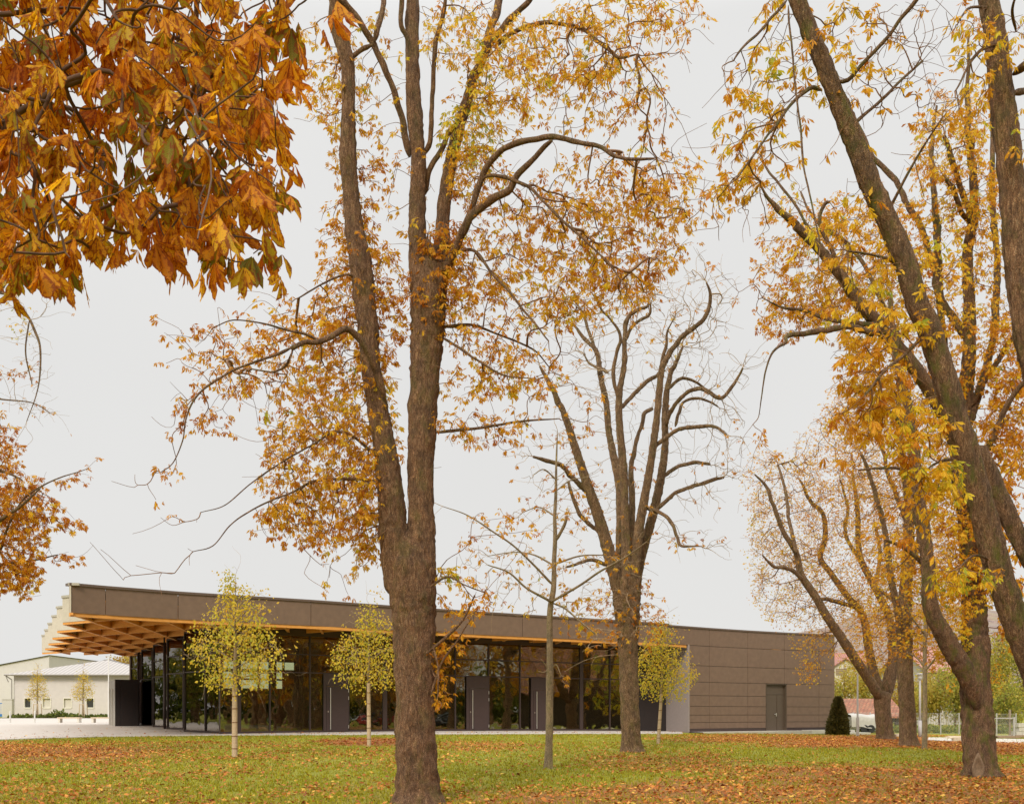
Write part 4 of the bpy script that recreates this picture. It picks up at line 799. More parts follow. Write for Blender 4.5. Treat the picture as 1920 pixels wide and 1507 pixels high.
# ---------------- T9: leaning chestnut stem, right ----------------
Y9 = 14.0
b9 = np.array([(2050 - CX) * Y9 / F, Y9, 0.]); b9[2] = float(G(b9[0], Y9))
bz9 = HY + (EYE - b9[2]) * F / Y9
LM = [
 limb_px([(2050, bz9 + 10, 84), (2030, 1480, 72), (1995, 1380, 62), (1958, 1300, 58), (1931, 1228, 54), (1905, 1165, 52), (1884, 1109, 51), (1864, 1041, 50), (1846, 972, 49), (1822, 880, 47), (1795, 789, 46), (1767, 697, 45), (1741, 615, 44), (1723, 577, 42), (1698, 498, 42), (1666, 418, 41), (1634, 350, 40), (1611, 291, 38), (1591, 239, 37), (1567, 179, 35), (1543, 119, 34), (1519, 60, 33), (1495, 0, 32), (1465, -90, 26), (1445, -200, 14)], Y9, Y9 - 1),
 limb_px([(2040, 1440, 50), (1985, 1190, 40), (1950, 1085, 36), (1915, 1020, 34), (1888, 960, 34), (1862, 900, 32), (1838, 840, 26)], Y9 + .1, Y9 + .05),
 limb_px([(1540, 170, 10), (1520, 165, 8), (1493, 190, 7), (1460, 230, 6), (1440, 250, 5), (1410, 290, 4), (1380, 340, 3)], Y9 - .8, Y9 - 1.6),
 limb_px([(1563, 152, 10), (1590, 150, 8), (1625, 110, 7), (1665, 70, 6), (1690, 35, 7), (1718, 0, 8), (1740, -40, 6)], Y9 - .8, Y9 - 1.5),
 limb_px([(1598, 235, 8), (1640, 200, 6), (1690, 150, 5), (1730, 115, 4)], Y9 - .7, Y9 - .1), limb_px([(1476, 0, 6), (1440, 45, 5), (1405, 75, 5), (1375, 115, 3)], Y9 - 1.1, Y9 - 1.7),
 limb_px([(1478, 10, 4), (1482, 90, 4), (1495, 200, 4), (1505, 300, 4), (1522, 390, 3.4), (1538, 460, 3)], Y9 - 1.1, Y9 - 2), limb_px([(1660, 405, 6), (1690, 350, 5), (1730, 275, 4), (1760, 230, 3)], Y9 - .5, Y9 - 1.3),
 limb_px([(1700, 500, 7), (1640, 480, 5), (1590, 470, 4)], Y9 - .4, Y9 - 1), limb_px([(1745, 615, 8), (1700, 660, 6), (1655, 700, 5), (1620, 740, 4)], Y9 - .4, Y9 - 1.4), limb_px([(1825, 880, 7), (1780, 860, 6), (1740, 880, 4), (1710, 930, 3)], Y9 - .2, Y9 - 1), limb_px([(1870, 1060, 6), (1830, 1040, 5), (1800, 1060, 4)], Y9 - .2, Y9 - .9),
]
BL = [(1435, 90, 50, 60, 14, .7), (1430, 190, 60, 60, 26, .65), (1400, 250, 60, 60, 22, .55), (1385, 330, 50, 60, 26, .5), (1460, 300, 50, 80, 10, .6), (1530, 130, 40, 60, 10, .7), (1450, 0, 60, 30, 12, .65), (1600, 80, 100, 80, 26, .6), (1640, 200, 90, 90, 12, .5), (1560, 440, 80, 60, 22, .6), (1640, 690, 70, 60, 85, .5), (1625, 770, 70, 55, 70, .5), (1700, 790, 75, 70, 75, .6), (1740, 880, 55, 60, 45, .75), (1790, 900, 40, 40, 14, .8), (1800, 1080, 60, 25, 30, .75), (1700, 960, 60, 50, 16, .5), (1590, 600, 60, 40, 20, .6), (1690, 620, 60, 50, 30, .6), (1610, 380, 50, 50, 10, .6), (1760, 500, 60, 70, 14, .7), (1640, 500, 60, 60, 22, .65)]
pts, ti = blobs_px(BL, Y9 - .7)
pb, tb = blobs_px([(1620, 130, 110, 130, 90), (1430, 200, 80, 170, 60), (1700, 60, 80, 70, 50), (1400, 380, 60, 90, 30), (1740, 220, 60, 100, 30)], Y9 - .7)
lf = np.concatenate([R.random(len(pts)) < .92, np.zeros(len(pb), bool)]); pts = np.vstack([pts, pb]); ti = np.concatenate([ti, tb])
make_tree(b9, 'chestnut_tree', 'chestnut whose mossy stem leans in from the right edge, with a knot hole', 'tree', LM, pts, ti, .13, LEAF, BARK_MOSS, TWIG, 9, .08, (2, 5), lf, .0028, .35, flare=.4, wob=.2, hr=True)

def patch(name, px, py, rx, ry, Y, m, parent, lift=.02, pt=1.0, tilt=0):
    # a worn oval set into the trunk's face: rim, then a sunk middle
    V = [P(px, py, Y + lift * 2.4)]; q, t_ = [], []; n = 20
    for k, (f, dY) in enumerate(((.55, lift * 1.6), (.8, -lift * .6), (1., -lift), (1.22, lift * 1.2))):
        for i in range(n):
            a = 2 * math.pi * i / n; yy_ = math.sin(a); w_ = math.cos(a) * (1 - (pt - 1) * .5 * (yy_ < 0) * abs(yy_)) * (1 + .12 * mn.noise(Vector((math.cos(a) * 2, yy_ * 2, px))))
            V.append(P(px + rx * f * w_ + tilt * yy_ * ry * f, py + ry * f * yy_, Y + dY))
    for i in range(n): t_.append((0, 1 + i, 1 + (i + 1) % n))
    for k in range(3):
        for i in range(n): a, b_ = 1 + k * n + i, 1 + k * n + (i + 1) % n; q.append((a, a + n, b_ + n, b_))
    return mesh(name, V, [q, t_], [m], parent, True)
HOLE = noisy('painted_hollow_shade', (.03, .018, .01), .95, .3, 6)  # dark colour stands in for the shade inside the knot hole
patch('knot', 1862, 1034, 13, 24, Y9 - .315, BARK_MOSS, [o for o in S.objects if o.name.startswith('chestnut_tree')][-1], .02, 1, .15)
patch('knot_hole', 1861, 1040, 4.5, 7, Y9 - .335, HOLE, [o for o in S.objects if o.name.startswith('chestnut_tree')][-1], .004)
# ---------------- T10: stem at the right edge ----------------
Y10 = 13.0
b10 = np.array([(2120 - CX) * Y10 / F, Y10, 0.]); b10[2] = float(G(b10[0], Y10)); bz10 = HY + (EYE - b10[2]) * F / Y10
LM = [limb_px([(2120, bz10 + 10, 120), (2090, 1450, 100), (2055, 1200, 86), (2010, 950, 74), (1965, 760, 62), (1932, 640, 54), (1918, 557, 52), (1907, 478, 50), (1901, 398, 48), (1895, 318, 47), (1885, 239, 46), (1876, 159, 44), (1865, 60, 40), (1853, 0, 38), (1838, -90, 30), (1830, -200, 16)], Y10, Y10),
 limb_px([(1900, 140, 16), (1925, 120, 16), (1960, 90, 14), (2010, 60, 10)], Y10, Y10 - .8), limb_px([(1900, 175, 14), (1935, 165, 12), (1970, 140, 9)], Y10, Y10 + .5), limb_px([(1880, 75, 7), (1840, 95, 6), (1815, 130, 5), (1790, 170, 3)], Y10, Y10 - .9), limb_px([(1862, 15, 6), (1820, 15, 5), (1795, 40, 3)], Y10, Y10 - .6), limb_px([(1905, 60, 6), (1900, 20, 5), (1912, -20, 4)], Y10 - .3, Y10 - 1)]
BL = [(1830, 110, 50, 60, 26, .6), (1900, 80, 40, 60, 22, .65), (1830, 40, 50, 30, 16, .6), (1915, 250, 20, 60, 10, .6), (1820, 200, 40, 40, 12, .6)]
pts, ti = blobs_px(BL, Y10 - .4)
make_tree(b10, 'chestnut_tree', 'thick chestnut stem running along the upper right edge with rough bark', 'tree', LM, pts, ti, .12, LEAF, BARK, TWIG, 10, .08, (1, 3), None, .0028, .35, flare=.4, wob=.2, hr=True)

# ---------------- T8: big forked chestnut, right ----------------
g8 = gp(1841, 1456); Y8 = float(g8[1]); print('T8', g8)
LM = [limb_px(l, Y8 + a, Y8 + b_) for l, a, b_ in [
 ([(1841, 1462, 66), (1837, 1420, 60), (1835, 1377, 59), (1831, 1320, 56), (1828, 1275, 55), (1828, 1225, 56), (1828, 1180, 47), (1827, 1132, 44), (1819, 1064, 36), (1812, 972, 32), (1800, 908, 30), (1800, 840, 29), (1808, 760, 28), (1816, 680, 26), (1818, 589, 22), (1814, 478, 20), (1822, 430, 19), (1826, 398, 18), (1824, 318, 15), (1815, 239, 12), (1814, 135, 7), (1816, 60, 3)], 0, .8),
 ([(1832, 1330, 14), (1822, 1285, 34), (1804, 1250, 38), (1788, 1223, 37), (1768, 1187, 35), (1750, 1153, 31), (1742, 1120, 28), (1740, 1064, 26), (1731, 995, 26), (1722, 940, 25), (1712, 835, 23), (1703, 766, 20), (1690, 711, 16), (1676, 640, 12), (1668, 560, 9)], -.2, -1.6),
 ([(1812, 1000, 24), (1800, 880, 27), (1781, 800, 27), (1745, 735, 26), (1726, 705, 26), (1698, 668, 26), (1671, 638, 26), (1640, 600, 25), (1616, 575, 24), (1579, 520, 22), (1539, 470, 19), (1499, 430, 17), (1471, 402, 14), (1440, 370, 6), (1425, 345, 3)], .2, -1.8),
 ([(1816, 640, 16), (1790, 600, 16), (1762, 557, 15), (1750, 500, 14), (1738, 450, 13), (1706, 390, 12), (1678, 338, 11), (1642, 302, 9), (1619, 255, 6), (1600, 210, 3)], .6, 1.8), ([(1820, 430, 13), (1814, 390, 12), (1800, 340, 11), (1786, 298, 10), (1770, 255, 7)], .7, 0), ([(1824, 420, 10), (1806, 400, 9), (1790, 360, 9), (1774, 334, 7)], .7, -.4),
 ([(1795, 860, 16), (1775, 700, 15), (1762, 560, 15), (1758, 438, 14), (1750, 358, 12), (1748, 280, 9), (1755, 200, 4)], .4, 2), ([(1808, 820, 18), (1840, 720, 16), (1862, 640, 14), (1867, 560, 14), (1869, 478, 13), (1862, 380, 11), (1861, 239, 8), (1858, 130, 4)], .4, 1.6),
 ([(1802, 905, 16), (1835, 870, 14), (1870, 800, 12), (1900, 740, 10), (1935, 700, 8)], .3, -.8), ([(1822, 760, 12), (1860, 690, 10), (1905, 620, 9), (1930, 560, 6)], .4, 0),
 ([(1650, 612, 14), (1635, 625, 13), (1610, 617, 12), (1589, 613, 11), (1543, 617, 11), (1497, 626, 9), (1477, 631, 8), (1470, 645, 6), (1447, 665, 4), (1430, 720, 2.6), (1422, 780, 1.6)], -1, -2.6), ([(1645, 606, 10), (1625, 608, 9), (1580, 604, 8), (1543, 596, 7), (1506, 583, 6), (1465, 578, 4), (1430, 560, 2)], -1, -.2),
 ([(1700, 668, 8), (1610, 480, 7), (1560, 440, 7), (1520, 400, 5), (1500, 360, 3)], -.6, .6), ([(1590, 540, 8), (1560, 470, 8), (1535, 420, 7), (1545, 385, 7), (1555, 380, 5)], -1.2, -1.5), ([(1540, 468, 5), (1480, 370, 5), (1440, 320, 4), (1425, 290, 3)], -1.3, -.6),
 ([(1738, 1064, 8), (1700, 1030, 7), (1660, 1010, 5)], -.6, -1), ([(1712, 840, 9), (1680, 780, 8), (1640, 760, 6)], -1, -1.6), ([(1722, 900, 8), (1690, 880, 7), (1650, 878, 5), (1610, 880, 3)], -1, -2)]]
BL = [(1600, 480, 110, 70, 130, .55), (1530, 560, 90, 50, 130, .5), (1480, 600, 60, 40, 45, .4), (1480, 430, 60, 60, 45, .5), (1620, 570, 80, 60, 90, .6), (1560, 420, 70, 50, 50, .5), (1780, 300, 70, 110, 150, .55), (1850, 420, 65, 120, 150, .55), (1700, 450, 60, 80, 75, .5), (1740, 550, 110, 80, 130, .6), (1880, 640, 45, 90, 130, .45), (1890, 800, 45, 110, 210, .42), (1820, 1050, 60, 90, 210, .5), (1790, 940, 60, 70, 130, .5), (1780, 660, 60, 80, 75, .45), (1700, 740, 60, 60, 60, .4), (1860, 960, 50, 70, 70, .4), (1780, 1140, 50, 60, 80, .6), (1900, 1150, 40, 70, 50, .4), (1650, 640, 70, 50, 60, .5), (1820, 220, 60, 60, 50, .5), (1640, 400, 50, 60, 30, .5), (1440, 500, 40, 60, 20, .4), (1790, 1220, 30, 30, 30, .75), (1700, 1050, 50, 60, 50, .5), (1780, 820, 60, 60, 60, .5)]
pts, ti = blobs_px(BL, Y8)
make_tree(g8, 'chestnut_tree', 'stout forked chestnut on the right with a hollow scar at its foot', 'tree', LM, pts, ti, .115, LEAF, BARK_MOSS, TWIG, 8, .10, (4, 8), None, .0034, .3, flare=.4, nslim=3, hr=True, jit=.5)

SCARW = noisy('bare_scar_wood', (.2, .13, .075), .9, .25, 5, .5, 25)
t8o = [o for o in S.objects if o.name.startswith('chestnut_tree')][-1]
patch('trunk_scar', 1834, 1437, 10, 22, Y8 - .40, SCARW, t8o, .014, 2.2)
# ---------------- T6, T5, T7 ----------------
g6 = gp(1704, 1399); Y6 = float(g6[1]); print('T6', g6)
LM = [limb_px(l, Y6 + a, Y6 + b_) for l, a, b_ in [
 ([(1705, 1402, 36), (1702, 1370, 31), (1701, 1330, 29), (1698, 1280, 28), (1697, 1230, 28), (1696, 1150, 26), (1700, 1080, 22), (1704, 1000, 20), (1702, 920, 16), (1690, 840, 12), (1685, 760, 8), (1690, 690, 4)], 0, 0),
 ([(1692, 1230, 15), (1684, 1150, 13), (1670, 1080, 12), (1660, 1000, 10), (1640, 920, 8), (1615, 850, 5)], 0, -2), ([(1700, 1100, 12), (1720, 1020, 11), (1745, 960, 9), (1760, 880, 6)], 0, 2), ([(1694, 1150, 9), (1670, 1120, 8), (1640, 1100, 6)], 0, 2), ([(1700, 980, 9), (1670, 900, 8), (1650, 820, 6), (1640, 760, 3)], .4, 2)]]
BL = [(1680, 850, 110, 110, 460, .42), (1690, 1000, 100, 110, 480, .45), (1710, 1120, 90, 80, 360, .52), (1630, 760, 80, 70, 240, .42), (1740, 1200, 60, 50, 110, .5), (1650, 1190, 60, 50, 120, .4), (1760, 1060, 50, 90, 110, .5), (1850, 1250, 40, 60, 30, .5)]
pts, ti = blobs_px(BL, Y6)
make_tree(g6, 'chestnut_tree', 'straight-trunked chestnut with dense rusty foliage left of the street lamp', 'tree', LM, pts, ti, .105, LEAF, BARK_FAR, TWIG, 6, .09, (4, 9), None, .005, .3, flare=.4, nslim=3, jit=1.5)
g5 = gp(1661, 1386); Y5 = float(g5[1]); print('T5', g5)
LM = [limb_px(l, Y5 + a, Y5 + b_) for l, a, b_ in [
 ([(1661, 1389, 34), (1658, 1360, 30), (1655, 1330, 29), (1654, 1300, 32)], 0, 0),
 ([(1652, 1312, 20), (1644, 1297, 20), (1624, 1266, 18), (1603, 1234, 18), (1578, 1196, 17), (1552, 1158, 16), (1529, 1118, 15), (1502, 1077, 13), (1493, 1036, 11), (1470, 999, 9), (1456, 963, 8), (1438, 912, 6), (1415, 890, 3)], 0, -3),
 ([(1506, 1088, 8), (1484, 1068, 8), (1451, 1061, 6), (1430, 1040, 3)], -2, -3), ([(1493, 1036, 8), (1479, 972, 7), (1474, 926, 6), (1458, 871, 4)], -2.4, -1),
 ([(1654, 1300, 18), (1640, 1266, 17), (1631, 1228, 16), (1618, 1155, 14), (1589, 1118, 12), (1557, 1073, 11), (1538, 1045, 10), (1547, 1008, 10), (1543, 963, 8), (1520, 940, 7), (1500, 900, 4)], 0, 2),
 ([(1658, 1300, 20), (1668, 1260, 18), (1674, 1228, 17), (1668, 1160, 14), (1640, 1100, 13), (1612, 1040, 11), (1608, 960, 9), (1600, 890, 5)], 0, 1), ([(1664, 1310, 14), (1676, 1260, 14), (1684, 1200, 12), (1690, 1150, 8)], .5, 2),
 ([(1612, 1140, 8), (1570, 1128, 8), (1540, 1122, 6)], .5, -1), ([(1640, 1100, 8), (1650, 1040, 7), (1640, 980, 5)], .5, 2), ([(1612, 1050, 7), (1585, 1000, 7), (1590, 950, 5), (1575, 900, 4)], .5, 1.5)]]
BL = [(1500, 960, 95, 100, 420, .5), (1570, 860, 85, 85, 330, .5), (1600, 1010, 95, 110, 460, .45), (1480, 1100, 70, 70, 260, .6), (1620, 1150, 80, 60, 260, .5), (1530, 1200, 45, 50, 85, .55), (1435, 900, 45, 60, 75, .55), (1440, 1020, 45, 70, 95, .6), (1560, 1110, 60, 50, 90, .55), (1515, 1255, 25, 25, 22, .5), (1590, 790, 60, 50, 60, .45), (1630, 1230, 50, 40, 60, .5)]
pts, ti = blobs_px(BL, Y5)
make_tree(g5, 'chestnut_tree', 'wide chestnut tree with a thin limb leaning left across the brown wall corner', 'tree', LM, pts, ti, .105, LEAF, BARK_FAR, TWIG, 5, .09, (4, 9), None, .0055, .3, flare=.4, nslim=3, jit=1.5)
g7 = gp(1733, 1404); Y7 = float(g7[1])
LM = [limb_px(l, Y7 + a, Y7 + b_) for l, a, b_ in [
 ([(1733, 1407, 11), (1734, 1370, 9.5), (1734, 1286, 8.5), (1734, 1270, 8), (1734, 1200, 7), (1736, 1130, 5.5), (1738, 1060, 4), (1738, 990, 2)], 0, 0), ([(1734, 1258, 5), (1750, 1238, 4), (1768, 1212, 2.5)], 0, -.6), ([(1734, 1250, 4), (1718, 1232, 3), (1700, 1222, 2)], 0, .5), ([(1735, 1180, 4), (1755, 1150, 3), (1770, 1120, 2)], 0, .6), ([(1735, 1190, 4), (1712, 1160, 3), (1700, 1130, 2)], 0, -.6)]]
BL = [(1730, 1210, 60, 35, 75, .5), (1738, 1140, 50, 60, 75, .6), (1738, 1060, 35, 60, 45, .55)]
pts, ti = blobs_px(BL, Y7)
make_tree(g7, 'young_chestnut_tree', 'thin young chestnut with a smooth olive trunk right beside the street lamp', 'tree', LM, pts, ti, .14, LEAF, BARK_YOUNG, TWIG, 7, .05, (2, 3), None, .0035, .2, nslim=3)

# ---------------- T0: chestnut overhanging the camera's left, large leaves ----------------
Y0_ = 4.6
b0 = np.array([-6.2, 3.6, 0.]); b0[2] = float(G(b0[0], b0[1]))
def W(*p): return np.array(p, float)
LM = [W((-6.2, 3.6, b0[2] - .1, .3), (-6.15, 3.6, 1.5, .24), (-6.0, 3.7, 3.2, .21), (-5.5, 3.9, 5.0, .18), (-5.0, 4.2, 7.0, .13), (-4.8, 4.6, 9.5, .06)),
      W((-5.6, 3.9, 4.6, .11), (-4.6, 4.1, 5.3, .08), (-3.4, 4.8, 5.9, .05), (-2.2, 5.2, 6.1, .035), (-1.3, 5.3, 5.9, .02), (-.8, 5.3, 5.6, .01)),
      W((-4.6, 4.1, 5.3, .04), (-3.7, 5.0, 5.2, .024), (-2.9, 5.3, 5.0, .014), (-2.2, 5.4, 4.7, .008)), W((-2.6, 5.1, 6.0, .018), (-1.5, 4.5, 4.95, .014), (-1.42, 4.5, 4.55, .011), (-1.38, 4.5, 4.2, .007)),
      W((-3.2, 4.85, 5.95, .02), (-2.3, 4.2, 5.1, .016), (-2.0, 4.2, 4.6, .011), (-1.85, 4.2, 4.2, .007)), W((-2.2, 5.2, 6.1, .018), (-1.2, 4.3, 5.1, .014), (-.95, 4.3, 4.75, .009))]
BL = []
def yb(x): return np.interp(x, [-150, 0, 60, 120, 200, 300, 360, 420, 470, 510, 530, 550, 580, 620], [510, 490, 460, 505, 440, 465, 450, 480, 500, 410, 260, 90, -20, -100])
n = 830; px = -160 + 685 * R.random(n); py = -280 + (yb(px) - 40 + 280) * R.random(n) ** .8; Yz = Y0_ + R.normal(size=n) * .5
px2 = -40 + 570 * R.random(60); py2 = yb(px2) - 35 + 45 * R.random(60); px = np.concatenate([px, px2]); py = np.concatenate([py, py2]); Yz = np.concatenate([Yz, 4.3 + R.normal(size=60) * .35])
px3 = np.array([545, 560, 580, 600, 560, 520]); py3 = np.array([-20, 10, -10, 0, -40, 40]); px = np.concatenate([px, px3]); py = np.concatenate([py, py3]); Yz = np.concatenate([Yz, np.full(6, 4.2)])
pts = np.stack([(px - CX) * Yz / F, Yz, EYE - (py - HY) * Yz / F], 1); cl_ = np.array([mn.noise(Vector(p * 1.7)) for p in pts])
ti = np.clip(.64 + cl_ * .5 + R.normal(size=len(pts)) * .13, 0, .9); gk = (((px - 275) / 95) ** 2 + ((py - 260) / 95) ** 2 < 1) & (R.random(len(px)) < .55) | (R.random(len(px)) < .05); ti = np.where(gk, .97, ti)
make_tree(b0, 'chestnut_tree', 'chestnut boughs with big orange leaves hanging into the upper left corner, nearest the viewer', 'tree', LM, pts, ti, .128, LEAF_FG, BARK, TWIG_DARK, 20, .08, (1, 2), None, .0022, .3, hi=True, droop=1.0, nl=(5, 7), jit=.3, nslim=6, wob=.16, tips=0, bare=.04)

# ---------------- left edge trees ----------------
Y2 = 27.0; b2 = np.array([(-190 - CX) * Y2 / F, Y2, 0.]); b2[2] = float(G(b2[0], Y2)); bz2 = HY + (EYE - b2[2]) * F / Y2
LM = [limb_px([(-190, bz2 + 8, 50), (-188, 1350, 42), (-180, 1200, 38), (-178, 1000, 32), (-170, 800, 26), (-165, 600, 16), (-160, 420, 6)], Y2), limb_px([(-182, 1150, 20), (-100, 1060, 16), (-30, 1000, 10), (30, 955, 6), (75, 915, 3)], Y2, Y2 - 1), limb_px([(-180, 1100, 16), (-90, 1080, 12), (0, 1060, 7), (60, 1050, 4), (110, 1040, 2)], Y2, Y2 + 1),
      limb_px([(-175, 900, 14), (-80, 860, 10), (0, 880, 6), (40, 900, 3)], Y2, Y2 - .6), limb_px([(0, 1035, 5), (18, 980, 5), (45, 935, 4), (80, 910, 3), (130, 890, 2), (165, 877, 1.4)], Y2, Y2 - .8)]
BL = [(15, 1000, 75, 100, 360, .32), (-60, 950, 90, 130, 300, .35), (50, 950, 50, 70, 120, .33), (40, 1080, 40, 40, 110, .4), (-60, 1080, 70, 60, 150, .4), (0, 860, 45, 50, 70, .35), (130, 985, 32, 14, 18, .3), (135, 895, 35, 14, 10, .3), (130, 1048, 30, 9, 14, .25), (90, 960, 30, 40, 20, .3), (0, 800, 30, 30, 16, .3), (-120, 800, 60, 120, 120, .4)]
pts, ti = blobs_px(BL, Y2)
make_tree(b2, 'chestnut_tree', 'rusty orange chestnut crown reaching in at the left edge above the white houses', 'tree', LM, pts, ti, .13, LEAF, BARK_FAR, TWIG, 22, .09, (3, 6), None, .0035, .3, nslim=3, tips=2, bare=.1)
Y2b = 33.0; b2b = np.array([(-330 - CX) * Y2b / F, Y2b, 0.]); b2b[2] = float(G(b2b[0], Y2b)); z_ = HY + (EYE - b2b[2]) * F / Y2b
LM = [limb_px([(-330, z_ + 6, 40), (-325, 1100, 34), (-310, 800, 26), (-290, 550, 16), (-280, 400, 8)], Y2b), limb_px([(-300, 640, 14), (-150, 560, 11), (-40, 545, 9), (0, 548, 7), (20, 558, 6), (50, 590, 5), (65, 620, 5), (75, 650, 4), (75, 700, 3), (68, 740, 2), (50, 790, 1.4)], Y2b, Y2b - 2), limb_px([(0, 548, 6), (20, 512, 6), (38, 470, 5), (40, 400, 4)], Y2b - 1, Y2b), limb_px([(55, 600, 3), (48, 660, 3), (60, 720, 2)], Y2b - 2, Y2b - 2), limb_px([(-200, 740, 8), (-60, 735, 4), (0, 748, 3), (60, 755, 2), (95, 775, 1.4)], Y2b, Y2b - 2)]
pts, ti = blobs_px([(15, 520, 35, 50, 50, .75), (40, 600, 30, 50, 26, .75), (60, 690, 25, 25, 16, .2), (15, 700, 20, 14, 16, .25), (80, 770, 22, 14, 12, .3), (10, 440, 30, 40, 30, .75), (-60, 600, 60, 120, 60, .6)], Y2b - 1.6)
pb, tb = blobs_px([(60, 690, 45, 90, 60), (85, 560, 20, 60, 16), (50, 760, 45, 40, 20)], Y2b - 1.6)
lf = np.concatenate([np.ones(len(pts), bool), np.zeros(len(pb), bool)])
make_tree(b2b, 'chestnut_tree', 'sparse pale branch with hanging bare twigs at the left edge below the big orange leaves', 'tree', LM, np.vstack([pts, pb]), np.concatenate([ti, tb]), .11, LEAF, BARK_FAR, TWIG_GREY, 23, .06, (1, 2), lf, .003, .5, wob=.22, nslim=3)

# ---------------- three small limes with wrapped trunks ----------------
WRAP = noisy('reed_trunk_wrap', (.5, .37, .24), .9, .18, 8, .4, 60)
def lime(px, py, w0, wtop, cx0, cx1, cy0, cy1, nb, label, seed):
    g = gp(px, py); Y = float(g[1]); ccx = (cx0 + cx1) / 2; H = cy1 - cy0; sc = (cx1 - cx0) / 2; rng = np.random.default_rng(seed); topc = cy0
    lm = [limb_px([(px, py + 2, w0 * .9), (px + (wtop - px) * .5, (py + cy1) / 2, w0 * .82), (wtop, cy1 - H * .1, w0 * .72), (wtop + 1, cy1 - H * .3, w0 * .6), (wtop, cy0 + H * .5, w0 * .4), (wtop + 1, cy0 + H * .25, w0 * .22), (wtop + 2, cy0, w0 * .08)], Y)]
    for k in range(15):
        t = k / 15; y0 = cy1 - H * (.08 + .75 * t); sg = -1 if k % 2 else 1; a = sc * (1 - .75 * t) * rng.uniform(.7, 1); rise = H * rng.uniform(.06, .22)
        lm.append(limb_px([(wtop, y0, w0 * .26), (wtop + sg * a * .45, y0 - rise * .7, w0 * .17), (wtop + sg * a, y0 - rise, w0 * .07)], Y, Y + rng.uniform(-1, 1) * a * Y / F * 1.2))
    bl = []
    for k in range(10):
        t = (k + .5) / 10; rx = sc * (np.interp(t, [0, .25, .5, .75, 1], [.12, .42, .85, 1, .7])); bl.append((wtop + rng.uniform(-.1, .1) * sc, cy0 + H * t, rx, H * .085, int(nb * (.25 + rx / sc) / 8), rng.uniform(.6, .85), 0, rx * Y / F * .75))
    pts, ti = blobs_px(bl, Y, rng=rng)
    r = make_tree(g, 'lime_tree', label, 'tree', lm, pts, ti, .088, LEAF_LIME, BARK_YOUNG, TWIG_GREY, seed, .04, (4, 8), None, .0022, .2, single=True, droop=.5, nslim=3, jit=1.3, group='young lime trees with wrapped trunks')
    tk = Trunk(seed); tk.limb(limb_px([(px, py + 1, w0 * 1.02), (px + (wtop - px) * .5, (py + cy1) / 2, w0 * .98), (wtop, cy1 - H * .03, w0 * .86)], Y), step=.06, rough=.03, seg=14)
    tk.build('trunk_wrap', WRAP, r)
    mb = MB(); a0 = P(px, py, Y); a1 = P(wtop, cy1, Y)
    for t in (.12, .3, .5, .7, .88): mb = MB(); q = a0 + (a1 - a0) * t; mb.cyl(q, w0 * .54 * Y / F, q[2], q[2] + .025, 12); mb.build('tie_wire', TWIG, r)
lime(440, 1419, 10.5, 440, 345, 525, 1086, 1290, 420, 'young yellow lime with a wrapped trunk, largest of the three', 31)
lime(692, 1399, 7.6, 691, 606, 748, 1137, 1285, 330, 'young lime tree with a wrapped trunk just left of the twin-stemmed chestnut', 32)
lime(1234, 1394, 6.6, 1240, 1170, 1292, 1170, 1305, 400, 'young yellow-green lime tree with a wrapped trunk right of the bare chestnut', 33)
# ---------------- left background ----------------
WHITE = noisy('white_render', (.62, .57, .55), .85, .04, .4, .15, 30); WROOF = noisy('pale_metal_roof', (.5, .47, .43), .5, .06, .6); GUT = noisy('zinc_gutter', (.3, .27, .25), .5, .05, 1)
DARKG, _, _ = mat('window_dark', (.06, .06, .055), .1); BLIND = noisy('pale_blind', (.6, .56, .48), .8, .05, 2); WFR = noisy('pale_window_frame', (.72, .68, .6), .6, .04, 2)
def zt_(py, Y): return EYE - (py - HY) * Y / F
def X_(px, Y): return (px - CX) * Y / F
YH = 117.0; xa, xb = X_(26, YH), X_(300, YH); ze = zt_(1264, YH); zg = float(G(xa, YH)) - .2
house = empty('house', ((xa + xb) / 2, YH, zg), 'long low white house with a pale hipped metal roof and four small windows', 'building')
wx = [(46, 58), (80, 95), (119.5, 134), (162, 176)]; wz0, wz1 = zt_(1326, YH), zt_(1308.5, YH); wp = [xa] + [X_(p, YH) for pr in wx for p in pr] + [xb]
mb = MB(); mb.box(xa, xb, YH, YH + .35, wz1, ze); mb.box(xa, xb, YH, YH + .35, zg, wz0)
for i in range(0, len(wp), 2): mb.box(wp[i], wp[i + 1], YH, YH + .35, wz0, wz1)
mb.box(xa, xa + .35, YH + .351, YH + 12, zg, ze); mb.box(xb - .35, xb, YH + .351, YH + 12, zg, ze); mb.build('wall', WHITE, house)
mb = MB(); mb.box(xa - .02, xb, YH - .04, YH - .002, zg, zt_(1339.5, YH)); mb.build('plinth', noisy('grey_plinth', (.4, .37, .33), .9), house)
for i, (p, q) in enumerate(wx):
    x0, x1 = X_(p, YH), X_(q, YH); mb = MB(); mb.box(x0, x1, YH + .16, YH + .2, wz0, wz1); o = mb.build('window', BLIND if i in (1, 2) else DARKG, house)
    mb = MB(); t = .07
    for a in ((x0 - t, x0 + .03, wz0 - t, wz1 + t), (x1 - .03, x1 + t, wz0 - t, wz1 + t), (x0 + .03, x1 - .03, wz0 - t - .05, wz0 + .03), (x0 + .03, x1 - .03, wz1 - .03, wz1 + t)): mb.box(a[0], a[1], YH - .05, YH + .15, a[2], a[3])
    mb.build('frame', WFR, o)
